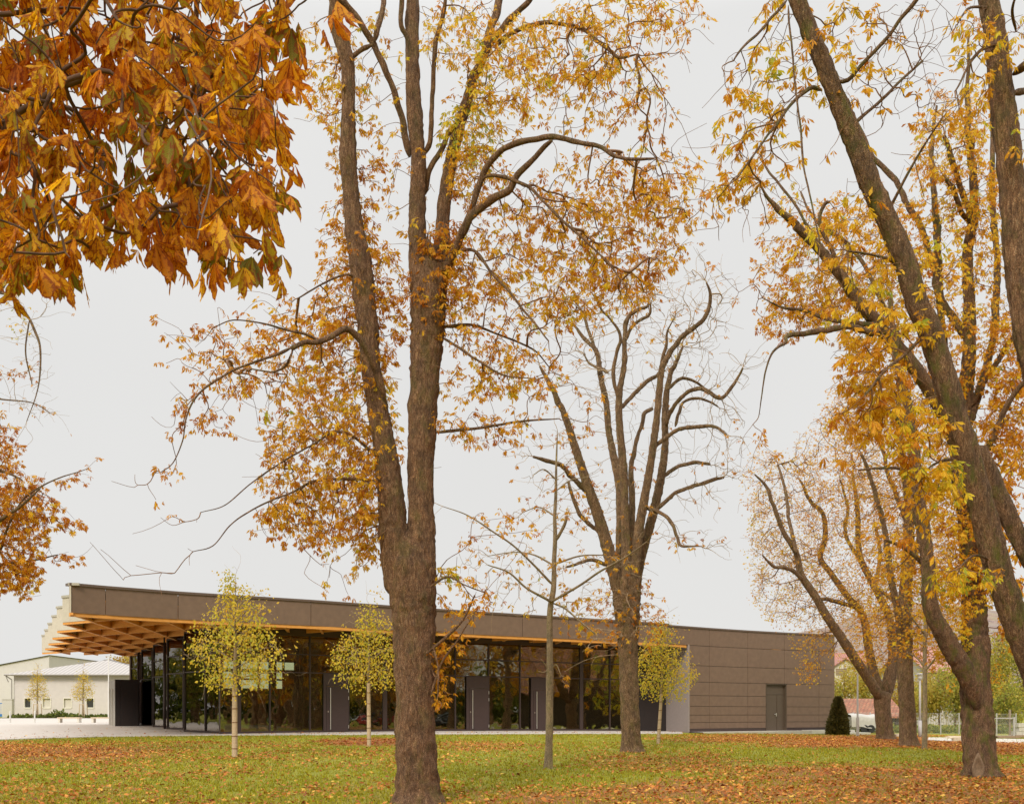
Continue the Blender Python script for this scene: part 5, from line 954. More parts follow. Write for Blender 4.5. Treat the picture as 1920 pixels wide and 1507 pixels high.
def roofprism(name, pts, m, parent, corr=0):
    """eaves z, ridge z hipped roof over x0..x1,y0..y1"""
    x0, x1, y0, y1, z0, z1, hip = pts; ym = (y0 + y1) / 2
    V = [(x0, y0, z0), (x1, y0, z0), (x1, y1, z0), (x0, y1, z0), (x0 + hip, ym, z1), (x1 - hip, ym, z1), (x0, y0, z0 - .12), (x1, y0, z0 - .12), (x1, y1, z0 - .12), (x0, y1, z0 - .12)]
    return mesh(name, V, [[(0, 1, 5, 4), (2, 3, 4, 5), (6, 9, 8, 7), (0, 6, 7, 1), (1, 7, 8, 2), (2, 8, 9, 3), (3, 9, 6, 0)], [(3, 0, 4), (1, 2, 5)]], [m], parent)
def ribbed(name, c, pitch=.33, axis=0, rough=.5, st=.6):
    m, nt, b = mat(name, c, rough); w_ = tex(nt, (1, 1, 1), 'ShaderNodeTexWave', Scale=1 / pitch / 6.283 * 2, Distortion=0.0); w_.bands_direction = 'XYZ'[axis]
    cc = np.array(c[:3]); nt.links.new(ramp(nt, w_.outputs[0], [(.1, cc * .75), (.5, cc), (1, cc * 1.1)]), b.inputs['Base Color']); bump(nt, b, w_.outputs[0], st, .04); return m
roofprism('roof', (xa - .7, xb + .7, YH - .7, YH + 13, ze, zt_(1236, YH + 6.5), 9.5), ribbed('pale_corrugated_roof', (.42, .39, .37), .5), house)
mb = MB(); mb.rod((xa - .75, YH - .76, ze - .07), (xb + .7, YH - .76, ze - .07), .09, 8); mb.rod((xa - .1, YH - .3, zg), (xa - .1, YH - .3, ze - .6), .06, 8); mb.rod((xa - .1, YH - .3, ze - .6), (xa - .6, YH - .7, ze - .15), .06, 8); mb.rod((xa - .6, YH - .74, ze - .1), (xa - .35, YH - .55, ze - .9), .05, 8); mb.build('gutter', GUT, house)
mb = MB(); cx_ = X_(151, YH + 4); mb.box(cx_ - .32, cx_ + .32, YH + 4, YH + 4.7, ze + .4, zt_(1243.5, YH + 4)); mb.build('chimney', noisy('dark_chimney', (.16, .15, .15), .8), house)
# pale hall further back
Yn = 150.; mb = MB(); z0 = float(G(-100, Yn)) - .3
xl, xr = X_(-260, Yn), X_(92, Yn); prof = [(xl, z0), (xr, z0), (xr, zt_(1229, Yn)), (X_(0, Yn), zt_(1247, Yn)), (xl, zt_(1290, Yn))]
V = [(x, Yn, z) for x, z in prof] + [(x, Yn + 25, z) for x, z in prof]
o = empty('warehouse', ((xl + xr) / 2, Yn, z0), 'pale white warehouse with a sloping roof behind the white house at the left edge', 'building')
mesh('wall', V, [[(0, 1, 2, 3), (5, 8, 7, 6), (0, 5, 6, 1), (1, 6, 7, 2)], [(0, 3, 4), (5, 9, 8)]], [noisy('pale_sheet_wall', (.6, .565, .56), .8, .03, .3)], o)
mesh('roof', [(xl - .3, Yn - .3, zt_(1290, Yn) + .1), (X_(0, Yn), Yn - .3, zt_(1247, Yn) + .12), (xr + .2, Yn - .3, zt_(1229, Yn) + .12), (xl - .3, Yn + 25, zt_(1290, Yn) + .1), (X_(0, Yn), Yn + 25, zt_(1247, Yn) + .12), (xr + .2, Yn + 25, zt_(1229, Yn) + .12)], [[(0, 1, 4, 3), (1, 2, 5, 4)]], [WROOF], o)
mb = MB(); Yq = 165.; mb.box(X_(92, Yq), X_(230, Yq), Yq, Yq + 10, z0, zt_(1262, Yq)); o = empty('warehouse', (X_(110, Yq), Yq, z0), 'low pale shed roof just behind the hipped metal roof', 'building'); mb.build('wall', WHITE, o)
V = [(X_(88, Yq), Yq - .4, zt_(1237, Yq)), (X_(140, Yq), Yq - .4, zt_(1262, Yq)), (X_(140, Yq), Yq + 10, zt_(1262, Yq)), (X_(88, Yq), Yq + 10, zt_(1237, Yq)), (X_(88, Yq), Yq - .4, zt_(1262, Yq)), (X_(88, Yq), Yq + 10, zt_(1262, Yq))]
mesh('roof', V, [[(0, 1, 2, 3), (0, 3, 5, 4)], [(0, 4, 1), (3, 2, 5)]], [noisy('pale_roof_sheet', (.5, .46, .44), .7)], o)
# simple leafy shrubs and trees (single leaves)
def bush(base, name, label, cat, bl, Y, n_trunk, lsize, leafm, seed, per=(4, 7), group=None, barkm=None, rt=.006, dens=1.0):
    rng = np.random.default_rng(seed); pts, ti = blobs_px([(b[0], b[1], b[2], b[3], int(b[4] * dens)) + tuple(b[5:]) for b in bl], Y, rng=rng)
    lm = [limb_px(l, Y) for l in n_trunk]
    return make_tree(base, name, label, cat, lm, pts, ti, lsize, leafm, barkm or BARK_FAR, TWIG, seed, .08, per, None, rt, .35, single=True, droop=.3, nslim=3, jit=1.6, group=group)
for px, lb, sd in ((70, 'small yellow street tree with timber stakes by the left end of the white house', 41), (156, 'small yellow street tree with timber stakes by the right windows of the white house', 42)):
    Y = 110.; z = float(G(X_(px, Y), Y)) + .06; b = np.array([X_(px, Y), Y, z]); pz = HY + (EYE - z) * F / Y
    o = bush(b, 'street_tree', lb, 'tree', [(px, 1284, 16, 16, 110, .62), (px, 1300, 19, 13, 110, .66), (px, 1267, 8, 12, 40, .6)], Y, [[(px, pz, 3), (px, 1315, 2.4), (px, 1290, 2), (px, 1265, 1), (px, 1256, .5)]], .12, LEAF_LIME, sd, (4, 6), 'street trees by the white house', BARK_YOUNG)
    mb = MB(); s_ = Y / F
    for dx in (-5, 5.5): mb.rod((b[0] + dx * s_, Y - .4, z), (b[0] + dx * s_ * .75, Y - .4, z + 1.5), .045, 6); mb.rod((b[0] + dx * s_, Y + .4, z), (b[0] + dx * s_ * .75, Y + .4, z + 1.5), .045, 6)
    mb.rod((b[0] - 4 * s_, Y - .4, z + 1.42), (b[0] + 4.4 * s_, Y - .4, z + 1.42), .04, 6); mb.build('stakes', noisy('stake_wood', (.5, .38, .24), .9), o)
# planting in the bed
n = 2600; x = X_(20, 110) + (X_(203, 110) - X_(20, 110)) * R.random(n); y = 109.3 + 2.4 * R.random(n); h = (.14 + .2 * R.random(n)) * (1 + 1.6 * np.exp(-((x - X_(106, 110)) / .9) ** 2)); z = G(x, y) + h * R.random(n) ** .6
V, q, T, ti, uv = leafmesh(np.stack([x, y, z], 1), R.normal(size=(n, 3)) + (0, 0, .7), np.full(n, .3), np.clip(.35 + R.normal(size=n) * .25, 0, 1), R, single=True)
tag(mesh('ground_cover', V, [T], [GREEN], None, attrs={'tint': ti}), 'low dark green planting strip along the foot of the white house', 'planting', kind='stuff')
# benches, bollards, flagpole, gate
BEN = noisy('pale_concrete', (.66, .62, .55), .85, .06, 2); SLAT = noisy('bench_wood', (.6, .48, .34), .8, .1, 4)
for (p0, p1), lb in (((107, 149), 'pale concrete bench on the paving, the left one of two'), ((170, 212), 'pale concrete bench on the paving, partly behind the dark entrance box')):
    g = gp((p0 + p1) / 2, 1355); Y = float(g[1]); x0, x1 = X_(p0, Y), X_(p1, Y); z = float(g[2]) + .035
    o = empty('bench', (g[0], Y, z), lb, 'bench', 'concrete benches on the plaza'); mb = MB(); mb.box(x0, x1, Y, Y + .5, z + .31, z + .40); mb.build('seat', SLAT, o)
    for a in (x0 + .05, x1 - .2): mb = MB(); mb.box(a, a + .15, Y + .03, Y + .47, z - .02, z + .308); mb.build('leg', BEN, o)
for px, lb in ((19, 'thin pale metal bollard, the left one by the gate'), (65, 'thin pale metal bollard standing left of the first bench')):
    g = gp(px, 1355); mb = MB(); mb.cyl(g, .055, g[2], g[2] + .84, 12); mb.cyl(g, .055, g[2] + .84, g[2] + .88, 12, .02); o = mb.build('bollard', noisy('bollard_metal', (.62, .6, .56), .5, .04), None); tag(o, lb, 'bollard', 'bollards on the plaza')
g = gp(203.5, 1352); mb = MB(); zt = zt_(1230, g[1]); mb.cyl(g, .06, g[2] - .02, zt, 10, .035); mb.cyl(g, .12, g[2], g[2] + .15, 12); o = mb.build('flagpole', noisy('pole_white', (.72, .7, .67), .4, .03)); tag(o, 'tall thin pale flagpole beside the entrance box', 'pole')
# blue gate at the left edge
Y = 118.; x0, x1 = X_(-45, Y), X_(24, Y); zg = float(G(x0, Y)); gt = empty('gate', ((x0 + x1) / 2, Y, zg), 'blue metal gate left of the white house', 'gate'); BLUE = noisy('blue_paint', (.05, .2, .5), .4, .05)
mb = MB(); mb.box(x0, x1, Y, Y + .1, zg + .1, zg + .42); mb.box(x0, x1, Y, Y + .06, zt_(1317, Y) - .1, zt_(1317, Y)); mb.build('gate_frame', BLUE, gt)
mb = MB(); 
for x in np.arange(x0, x1 - .2, .22): mb.box(x, x + .04, Y + .01, Y + .05, zg + .42, zt_(1317, Y) - .1)
mb.build('bars', noisy('gate_bars', (.3, .36, .42), .5), gt); mb = MB(); mb.box(x1 - .1, x1 + .12, Y - .05, Y + .15, zg, zt_(1316, Y) + .1); mb.build('post', BLUE, gt)
Yc = 114.; mb = MB(); xc = X_(4, Yc); mb.box(xc, xc + 1.1, Yc, Yc + .5, float(G(xc, Yc)), zt_(1311, Yc)); mb.box(xc - .05, xc + 1.15, Yc - .05, Yc + .55, zt_(1311, Yc), zt_(1311, Yc) + .08); o = mb.build('utility_cabinet', noisy('cabinet_grey', (.55, .52, .46), .7)); tag(o, 'small grey-beige cabinet standing in front of the blue gate', 'cabinet')
# orange tree behind the white house
Yt = 135.; b = np.array([X_(232, Yt), Yt, float(G(X_(232, Yt), Yt))])
bush(b, 'autumn_tree', 'round orange-yellow tree rising behind the white house by the hall', 'tree', [(232, 1252, 24, 20, 260, .25), (250, 1250, 22, 18, 160, .25)], Yt, [[(232, 1342, 6), (233, 1290, 5), (234, 1255, 3)]], .3, LEAF_FAR, 43)

# ---------------- right background ----------------
g = gp(1580, 1378); Yy = float(g[1]); rng = np.random.default_rng(5); n = 9000
h = rng.random(n) ** 1.25; py = 1378 - 70 * h; rr = 17.5 * np.minimum(1, (1 - h) ** .62 * 1.1 + .02) * (1 + .13 * rng.normal(size=n) * .5); th = rng.random(n) * 2 * math.pi; s_ = Yy / F; rr = rr * np.array([1 + .3 * mn.noise(Vector((math.cos(a) * 1.8, math.sin(a) * 1.8, b_ * 7))) for a, b_ in zip(th, h)])
rad = rr * s_ * (.72 + .3 * rng.random(n)); x = g[0] + rad * np.cos(th); y = Yy + 0.8 + rad * np.sin(th); z = zt_(py, Yy)
yew = empty('yew_shrub', (g[0], Yy + .8, g[2]), 'dark green conical yew shrub at the end of the brown wall', 'shrub')
Dv = np.stack([np.cos(th), np.sin(th), np.full(n, .7)], 1); V, q, T, ti, uv = leafmesh(np.stack([x, y, z], 1), Dv, .13 + .08 * rng.random(n), rng.random(n), rng, single=True, droop=-.2)
mesh('crown', V, [T], [LEAF_YEW], yew, attrs={'tint': ti}); tk = Trunk(5); tk.limb([(g[0], Yy + .8, g[2] - .1, .1), (g[0], Yy + .8, g[2] + 1.0, .07), (g[0], Yy + .8, g[2] + 2.0, .03)]); tk.build('trunk', BARK_YOUNG, yew)
GALV = noisy('galvanised_steel', (.45, .43, .42), .45, .06, 3)
g = gp(1608, 1380); Yp = float(g[1]); mb = MB(); mb.cyl(g, .085, g[2], zt_(1345, Yp), 12); mb.cyl(g, .055, zt_(1345, Yp), zt_(1262, Yp), 12, .045); o = mb.build('metal_pole', GALV); tag(o, 'bare grey metal pole standing right of the conical yew', 'pole')
g = gp(1725, 1382.5); Yl = float(g[1]); s_ = Yl / F; lamp = empty('street_lamp', g, 'grey park lamp with a flat round hood beside the thin young chestnut', 'street lamp')
mb = MB(); mb.cyl(g, .10, g[2] - .02, zt_(1350, Yl), 12); mb.cyl(g, .065, zt_(1350, Yl), zt_(1273, Yl), 12, .055); mb.build('pole', GALV, lamp, True)
mb = MB(); mb.cyl(g, .11, zt_(1273, Yl), zt_(1270, Yl), 14, .14); mb.cyl(g, .02, zt_(1270, Yl), zt_(1263, Yl), 8); mb.build('lamp_body', GALV, lamp)
mb = MB(); mb.cyl(g, .13, zt_(1270, Yl) + .002, zt_(1264.3, Yl), 14, .15); mb.build('lamp_glass', noisy('frosted_glass', (.7, .7, .66), .2), lamp); mb = MB(); mb.cyl(g, .30, zt_(1264, Yl), zt_(1263, Yl), 18); mb.cyl(g, .28, zt_(1263, Yl), zt_(1261.5, Yl), 18, .05); mb.build('lamp_hood', GALV, lamp)
# red tiled shed
TILE, nt, b = mat('red_roof_tiles', (.42, .17, .1), .8)
br = N(nt, 'ShaderNodeTexBrick'); t = N(nt, 'ShaderNodeTexCoord'); nt.links.new(t.outputs['Object'], br.inputs['Vector'])
for a, v in (('Scale', 1.0), ('Mortar Size', .03), ('Brick Width', .3), ('Row Height', .28), ('Color1', (.42, .16, .09, 1)), ('Color2', (.27, .115, .07, 1)), ('Mortar', (.14, .06, .04, 1))): br.inputs[a].default_value = v
n_ = tex(nt, (1, 1, 1), Detail=5.0); nt.links.new(mixc(nt, ramp(nt, n_.outputs[0], [(.5, (0,) * 3), (.75, (.6,) * 3)]), br.outputs[0], (.3, .26, .14)), b.inputs['Base Color']); bump(nt, b, br.outputs['Fac'], .6, .03)
WOODD = ribbed('dark_boards', (.07, .055, .045), .2, 0, .9)
def gable(name, label, x0, x1, y0, y1, zb, ze_, zr_, roofm, wallm, ridge='x', over=.4, extra=None):
    o = empty(name, ((x0 + x1) / 2, (y0 + y1) / 2, zb), label, 'building'); mb = MB()
    if ridge == 'x':
        ym = (y0 + y1) / 2; mb.add([(x0, y0, zb), (x1, y0, zb), (x1, y1, zb), (x0, y1, zb), (x0, y0, ze_), (x1, y0, ze_), (x1, y1, ze_), (x0, y1, ze_), (x0, ym, zr_ - .1), (x1, ym, zr_ - .1)], [(0, 1, 5, 4), (2, 3, 7, 6), (1, 2, 6, 5), (3, 0, 4, 7)], [(5, 6, 9), (7, 4, 8)])
        A = [(x0 - over, y0 - over, ze_ - .15), (x1 + over, y0 - over, ze_ - .15), (x1 + over, ym, zr_), (x0 - over, ym, zr_), (x0 - over, y1 + over, ze_ - .15), (x1 + over, y1 + over, ze_ - .15)]
    else:
        xm = (x0 + x1) / 2; mb.add([(x0, y0, zb), (x1, y0, zb), (x1, y1, zb), (x0, y1, zb), (x0, y0, ze_), (x1, y0, ze_), (x1, y1, ze_), (x0, y1, ze_), (xm, y0, zr_ - .1), (xm, y1, zr_ - .1)], [(0, 1, 5, 4), (2, 3, 7, 6), (1, 2, 6, 5), (3, 0, 4, 7)], [(4, 5, 8), (6, 7, 9)])
        A = [(x0 - over, y1 + over, ze_ - .15), (x0 - over, y0 - over, ze_ - .15), (xm, y0 - over, zr_), (xm, y1 + over, zr_), (x1 + over, y1 + over, ze_ - .15), (x1 + over, y0 - over, ze_ - .15)]
        A = [A[1], A[0], A[3], A[2], A[5], A[4]]
    mb.build('wall', wallm, o); lo = [(a, b_, c - .14) for a, b_, c in A]
    mesh('roof', A + lo, [[(0, 1, 2, 3), (3, 2, 5, 4), (6, 9, 8, 7), (9, 10, 11, 8), (0, 6, 7, 1), (4, 5, 11, 10), (0, 3, 9, 6), (3, 4, 10, 9), (1, 7, 8, 2), (2, 8, 11, 5)]], [roofm], o); return o
Ys = 82.; zb = float(G(30, Ys)) - .3
gable('shed', 'low dark shed with a worn red tiled roof behind the fence', X_(1560, Ys), X_(1688, Ys), Ys, Ys + 6, zb, zt_(1339, Ys), zt_(1309, Ys + 3), TILE, WOODD, 'x', .4)
TAN = ribbed('pale_board_gable', (.62, .56, .45), .25, 0, .8); REDM = ribbed('faded_red_sheet_roof', (.36, .15, .11), .4, 0, .6); GREYB = ribbed('grey_sheet_wall', (.5, .46, .42), .3, 0, .7)
Yh = 140.; zb = float(G(44, Yh)) - .3; h1 = gable('house', 'pale house with a boarded gable and red roof seen just right of the hall', X_(1557, Yh), X_(1612, Yh), Yh, Yh + 10, zb, zt_(1252, Yh), zt_(1233, Yh), REDM, TAN, 'y', .4)
mb = MB(); x0, x1 = X_(1567, Yh), X_(1588, Yh); mb.box(x0, x1, Yh - .06, Yh - .01, zt_(1265, Yh), zt_(1253, Yh)); o = mb.build('window', ribbed('louvre_shutter', (.3, .22, .13), .25, 2), h1)
mb = MB(); mb.box(X_(1573, Yh), X_(1580, Yh), Yh - .05, Yh - .01, zt_(1299, Yh), zt_(1286, Yh)); mb.build('window', DARKG, h1)
gable('house', 'long red-roofed house far behind the leaning limb at the hall corner', X_(1540, 175), X_(1640, 175), 175, 187, zb, zt_(1262, 175), zt_(1223, 181), REDM, TAN, 'x', .5)
h2 = gable('barn', 'grey sheet-walled barn with a faded pink-red roof behind the yellow bushes', X_(1742, 118), X_(1806, 118), 118, 134, float(G(50, 118)) - .3, zt_(1256, 118), zt_(1212, 126), noisy('pink_red_roof', (.4, .19, .15), .6, .12, .6), GREYB, 'x', .5)
# fence
FY0, FY1 = 71.0, 66.0; fx0, fx1 = X_(1600, FY0), X_(1905, FY1); ns = 9
fn = empty('mesh_fence', (fx0, FY0, float(G(fx0, FY0))), 'grey chain-link fence with steel posts in front of the yellow bushes', 'fence')
nodes = [np.array([fx0 + (fx1 - fx0) * i / ns, FY0 + (FY1 - FY0) * i / ns]) for i in range(ns + 1)]
for q in nodes: z = float(G(*q)); mb = MB(); mb.cyl((q[0], q[1], z), .035, z - .05, z + 1.45, 8); mb.build('post', GALV, fn)
mb = MB()
for p, q in zip(nodes[:-1], nodes[1:]):
    z0, z1 = float(G(*p)), float(G(*q))
    for h in (.06, .75, 1.4): mb.rod((*p, z0 + h), (*q, z1 + h), .006, 3)
    L_ = np.linalg.norm(q - p); k = int(L_ / .11); d = (q - p) / L_
    for i in range(-12, k):
        a0, a1 = i * .11, i * .11 + 1.34
        for lo, hi, s0, s1 in ((a0, a1, 0, 1), (a1, a0, 0, 1)):
            ta, tb = lo, hi; z_a, z_b = .06, 1.4
            if ta < 0 or ta > L_ or tb < 0 or tb > L_:
                def zat(x): return .06 + (x - lo) / (hi - lo) * 1.34
                ta_, tb_ = np.clip(ta, 0, L_), np.clip(tb, 0, L_)
                if abs(ta_ - tb_) < .05: continue
                z_a, z_b = zat(ta_), zat(tb_); ta, tb = ta_, tb_
            P0 = p + d * ta; P1 = p + d * tb; mb.rod((P0[0], P0[1], z0 + (z1 - z0) * ta / L_ + z_a), (P1[0], P1[1], z0 + (z1 - z0) * tb / L_ + z_b), .003, 3)
mb.build('wire_mesh', GALV, fn)
q = nodes[1]; z = float(G(*q)); mb = MB(); mb.rod((q[0] - 1.2, q[1] - .1, z + 1.2), (q[0] + .4, q[1] - .2, z + .1), .035, 6); mb.build('brace', GALV, fn)
gx0, gx1 = X_(1858, 60), X_(1902, 60); z = float(G(gx1, 60)); gt = empty('fence_gate', (gx1, 60, z), 'grey steel gate frame with a tall post right of the forked chestnut', 'gate')
mb = MB(); mb.box(gx0, gx1, 60, 60.05, z + 1.12, z + 1.18); mb.box(gx0, gx1, 60, 60.05, z + .08, z + .13); mb.box(gx1 - .05, gx1 + .04, 60.001, 60.06, z + .0, z + 1.22); mb.box(gx0 - .05, gx0, 60, 60.05, z, z + 1.22); mb.build('gate_frame', GALV, gt)
mb = MB(); mb.box(gx1 - .2, gx1 - .1, 60.2, 60.3, z - .05, z + 1.65); mb.build('post', noisy('wood_post', (.3, .24, .18), .9), gt)
mb = MB()
for x in np.arange(gx0, gx1, .1): mb.rod((x, 60.02, z + .1), (x, 60.02, z + 1.14), .003, 3)
mb.build('wire_mesh', GALV, gt)
# covered trailer
Yw = 69.; x0, x1 = X_(1597, Yw), X_(1647, Yw); z = float(G(x0, Yw)); tr = empty('covered_trailer', ((x0 + x1) / 2, Yw, z), 'trailer under a creased white tarpaulin behind the fence', 'trailer')
nx, ny = 26, 10; V = []; xs_ = np.linspace(x0, x1, nx)
prof = [(0, .38), (0.02, .75), (.04, 1.05), (.12, 1.2), (.5, 1.27), (1.0, 1.3), (1.5, 1.27), (1.88, 1.2), (1.96, 1.0), (2, .38)]
for i, xx_ in enumerate(xs_):
    for yy_, zz_ in prof: V.append((xx_ + .02 * math.sin(zz_ * 9 + i), Yw + yy_ + .05 * mn.noise(Vector((xx_ * 2.2, zz_ * 3, 1))), z + zz_ + .07 * mn.noise(Vector((xx_ * 1.5, yy_ * 2, 4))) + .05 * math.sin((xx_ - x0) * 3.3)))
i = (np.arange(nx - 1)[:, None] * ny + np.arange(ny - 1)[None]).ravel()
tp = mesh('tarpaulin', V, [np.stack([i, i + ny, i + ny + 1, i + 1], 1), ], [noisy('white_tarp', (.5, .48, .44), .5, .08, 2, .3, 6)], tr, True)
mb = MB(); mb.box(x0 + .05, x1 - .05, Yw + .1, Yw + 1.9, z + .3, z + .5); mb.add([(x0 + .03, Yw + .05, z + .4), (x0 + .03, Yw + 1.95, z + .4), (x0 + .03, Yw + 1.95, z + 1.1), (x0 + .03, Yw + .05, z + 1.1)], [(0, 3, 2, 1)]); mb.build('bed', noisy('trailer_grey', (.4, .38, .36), .6), tr)
for xx_ in (x0 + .9, x1 - .5):
    mb = MB(); mb.rod((xx_, Yw + .0, z + .28), (xx_, Yw + .2, z + .28), .28, 16); mb.build('wheel', noisy('tyre_rubber', (.03, .03, .03), .8), tr)
# boulders
def rock(px, py, w_, h_, label, seed):
    g = gp(px, py); s_ = g[1] / F; import bmesh; bm = bmesh.new(); bmesh.ops.create_icosphere(bm, subdivisions=3, radius=1)
    for v in bm.verts:
        c = v.co.copy(); c = Vector([max(-.78, min(.78, q)) for q in c]); k = 1 + .22 * mn.noise(c * 1.5 + Vector((seed, 0, 0))) + .06 * mn.noise(c * 5); v.co = Vector((c.x * k * w_ * s_ * .62, c.y * k * w_ * s_ * .5, (c.z * k + .7) * h_ * s_ * .62)) + Vector((g[0], g[1] + .3, g[2] - .03))
    me = bpy.data.meshes.new('boulder'); bm.to_mesh(me); bm.free(); me.materials.append(STONE); o = bpy.data.objects.new('boulder', me); S.collection.objects.link(o); tag(o, label, 'boulder', 'pale boulders along the path')
STONE = noisy('sandstone', (.55, .45, .32), .9, .15, 2, .5, 8)
rock(1692, 1382, 20, 9, 'pale boulder just left of the straight chestnut trunk', 1); rock(1794, 1384.5, 30, 7, 'flat pale boulder lying behind the front one by the forked chestnut', 2); rock(1800, 1390, 18, 11, 'rounded pale boulder touching the forked chestnut trunk', 3)
# pallets with stacked blocks
Yb = 57.; x0, x1 = X_(1872, Yb), X_(1914, Yb); z = float(G(x0, Yb)) + .03; pal = empty('pallet', (x0, Yb, z), 'wooden pallet lying on the path by the gate', 'pallet'); PW = noisy('pallet_wood', (.34, .24, .16), .9, .2, 5)
mb = MB()
for t in (0, .45, .9): mb.box(x0, x1, Yb + t, Yb + t + .1, z, z + .09)
for k in range(8): a = x0 + (x1 - x0) * k / 8; mb.box(a + .01, a + .13, Yb, Yb + 1, z + .092, z + .115)
mb.build('deck', PW, pal)
st = empty('stone_stack', (X_(1925, 60), 60, z), 'stack of pale cut stone blocks at the right edge behind the pallet', 'stones'); mb = MB()
for j in range(3):
    for k in range(6):
        a = X_(1906 + j * 2, 60.2) + k * .36 + (j % 2) * .12; mb.box(a, a + .34, 60.2 + R.random() * .05, 60.9, z + .1 + j * .24, z + .1 + j * .24 + .22)
mb.build('blocks', noisy('pale_block', (.56, .53, .47), .9, .15, 3), st); mb = MB(); mb.box(X_(1904, 60.2), X_(1904, 60.2) + 2.4, 60.1, 61, z - .02, z + .098); mb.build('base_pallet', PW, st)
# autumn bushes and orchard trees behind the fence
def gtree(px, Y, r, h, n, label, seed, tint=.5, size=.2, name='autumn_tree', cat='tree', lm=None, group='yellow-green trees and bushes behind the fence'):
    z = float(G(X_(px, Y), Y)); b = np.array([X_(px, Y), Y, z]); pz = HY + (EYE - z) * F / Y; t = pz - h; rng = np.random.default_rng(seed)
    bl = [(px + r * rng.uniform(-.6, .6), t + (pz - t) * rng.uniform(.15, .8), r * rng.uniform(.3, .5), (pz - t) * rng.uniform(.12, .22), n // 10, tint + rng.normal() * .16, rng.normal() * 1.0) for _ in range(13)]
    lim = [[(px, pz + 1, r * .12), (px + r * .05, pz - h * .35, r * .08), (px, pz - h * .7, r * .04), (px, t, r * .01)], [(px, pz - h * .25, r * .06), (px - r * .5, pz - h * .6, r * .03)], [(px, pz - h * .2, r * .06), (px + r * .5, pz - h * .55, r * .03)]]
    bush(b, name, label, cat, bl, Y, lim, size, lm or LEAF_FAR, seed, (4, 7), group)
gtree(1583, 100, 34, 125, 420, 'yellow-green bushy tree filling the gap right of the brown wall', 51, .6)
gtree(1622, 94, 28, 105, 300, 'olive yellow bushy tree above the shed roof', 52, .6); gtree(1690, 98, 40, 130, 420, 'amber bushy tree between the leaning and the straight chestnut trunks', 53, .35)
gtree(1760, 84, 34, 115, 480, 'yellow orchard tree in front of the grey barn', 54, .55); gtree(1790, 88, 34, 130, 480, 'yellow-green orchard tree touching the left side of the forked chestnut trunk', 55, .65); gtree(1728, 92, 26, 110, 300, 'olive tree behind the street lamp', 56, .6)
gtree(1872, 82, 40, 190, 620, 'tall green-yellow tree right of the forked chestnut trunk', 57, .8); gtree(1925, 88, 50, 210, 700, 'tall green tree cut by the right edge of the picture', 58, .85); gtree(1890, 76, 34, 90, 320, 'low bright green bush behind the steel gate', 59, .95)
gtree(1640, 120, 60, 130, 400, 'far amber tree behind the shed and the double trunk', 60, .4); gtree(1850, 110, 60, 220, 600, 'tall amber tree behind the forked chestnut', 61, .35); gtree(1820, 96, 40, 110, 300, 'yellow tree directly behind the forked chestnut trunk', 62, .5)
for px, w_, sd, lb in ((1655, 50, 71, 'low green undergrowth at the fence foot by the trailer'), (1760, 50, 72, 'low green undergrowth at the fence foot by the lamp'), (1885, 30, 73, 'low green undergrowth at the fence foot by the gate')):
    n = 1500; rng = np.random.default_rng(sd); x = X_(px, 70.5) + rng.normal(size=n) * w_ * .03 * .55 * 2; y = 71.5 + rng.random(n) * 2.5; hh = .25 + .35 * np.array([mn.noise(Vector((a, b_, sd))) for a, b_ in zip(x, y)]) ; z = G(x, y) + np.maximum(.05, hh + .25) * rng.random(n)
    V, q, T, ti, uv = leafmesh(np.stack([x, y, z], 1), rng.normal(size=(n, 3)) + (0, 0, .8), np.full(n, .2), np.clip(.7 + rng.normal(size=n) * .2, 0, 1), rng, single=True)
    tag(mesh('undergrowth', V, [T], [GREEN], None, attrs={'tint': ti}), lb, 'undergrowth', kind='stuff')
# hills
m, nt, b = mat('hazed_autumn_hill', (.3, .24, .2), 1.0); n1 = tex(nt, (.03, .03, .03), Detail=8.0, Roughness=.7); n2 = tex(nt, (.006, .006, .006), Detail=4.0)
c = ramp(nt, n1.outputs[0], [(.35, (.2, .15, .15)), (.5, (.34, .24, .19)), (.65, (.33, .3, .19))]); nt.links.new(mixc(nt, ramp(nt, n2.outputs[0], [(.45, (0,) * 3), (.6, (.5,) * 3)]), c, (.33, .3, .29)), b.inputs['Base Color']); bump(nt, b, n1.outputs[0], 1, 4)  # muted, greyed autumn colours stand in for the haze of distance
xs_ = np.linspace(60, 1500, 160); ys_ = np.linspace(560, 1100, 40)
def hz(X, Y):
    ridge = np.interp(X, [60, 130, 200, 320, 600, 1500], [-2, 26, 57, 84, 98, 70]); n_ = np.array([mn.fractal(Vector((a / 120, b_ / 120, 2)), 1, 2, 4) for a, b_ in zip(X.ravel(), Y.ravel())]).reshape(X.shape)
    return ridge * np.sin(np.clip((Y - 560) / 300, 0, 1) * math.pi / 2) * (1 + .12 * n_) + n_ * 2.5 + .3
grid('hill', xs_, ys_, m, hz)
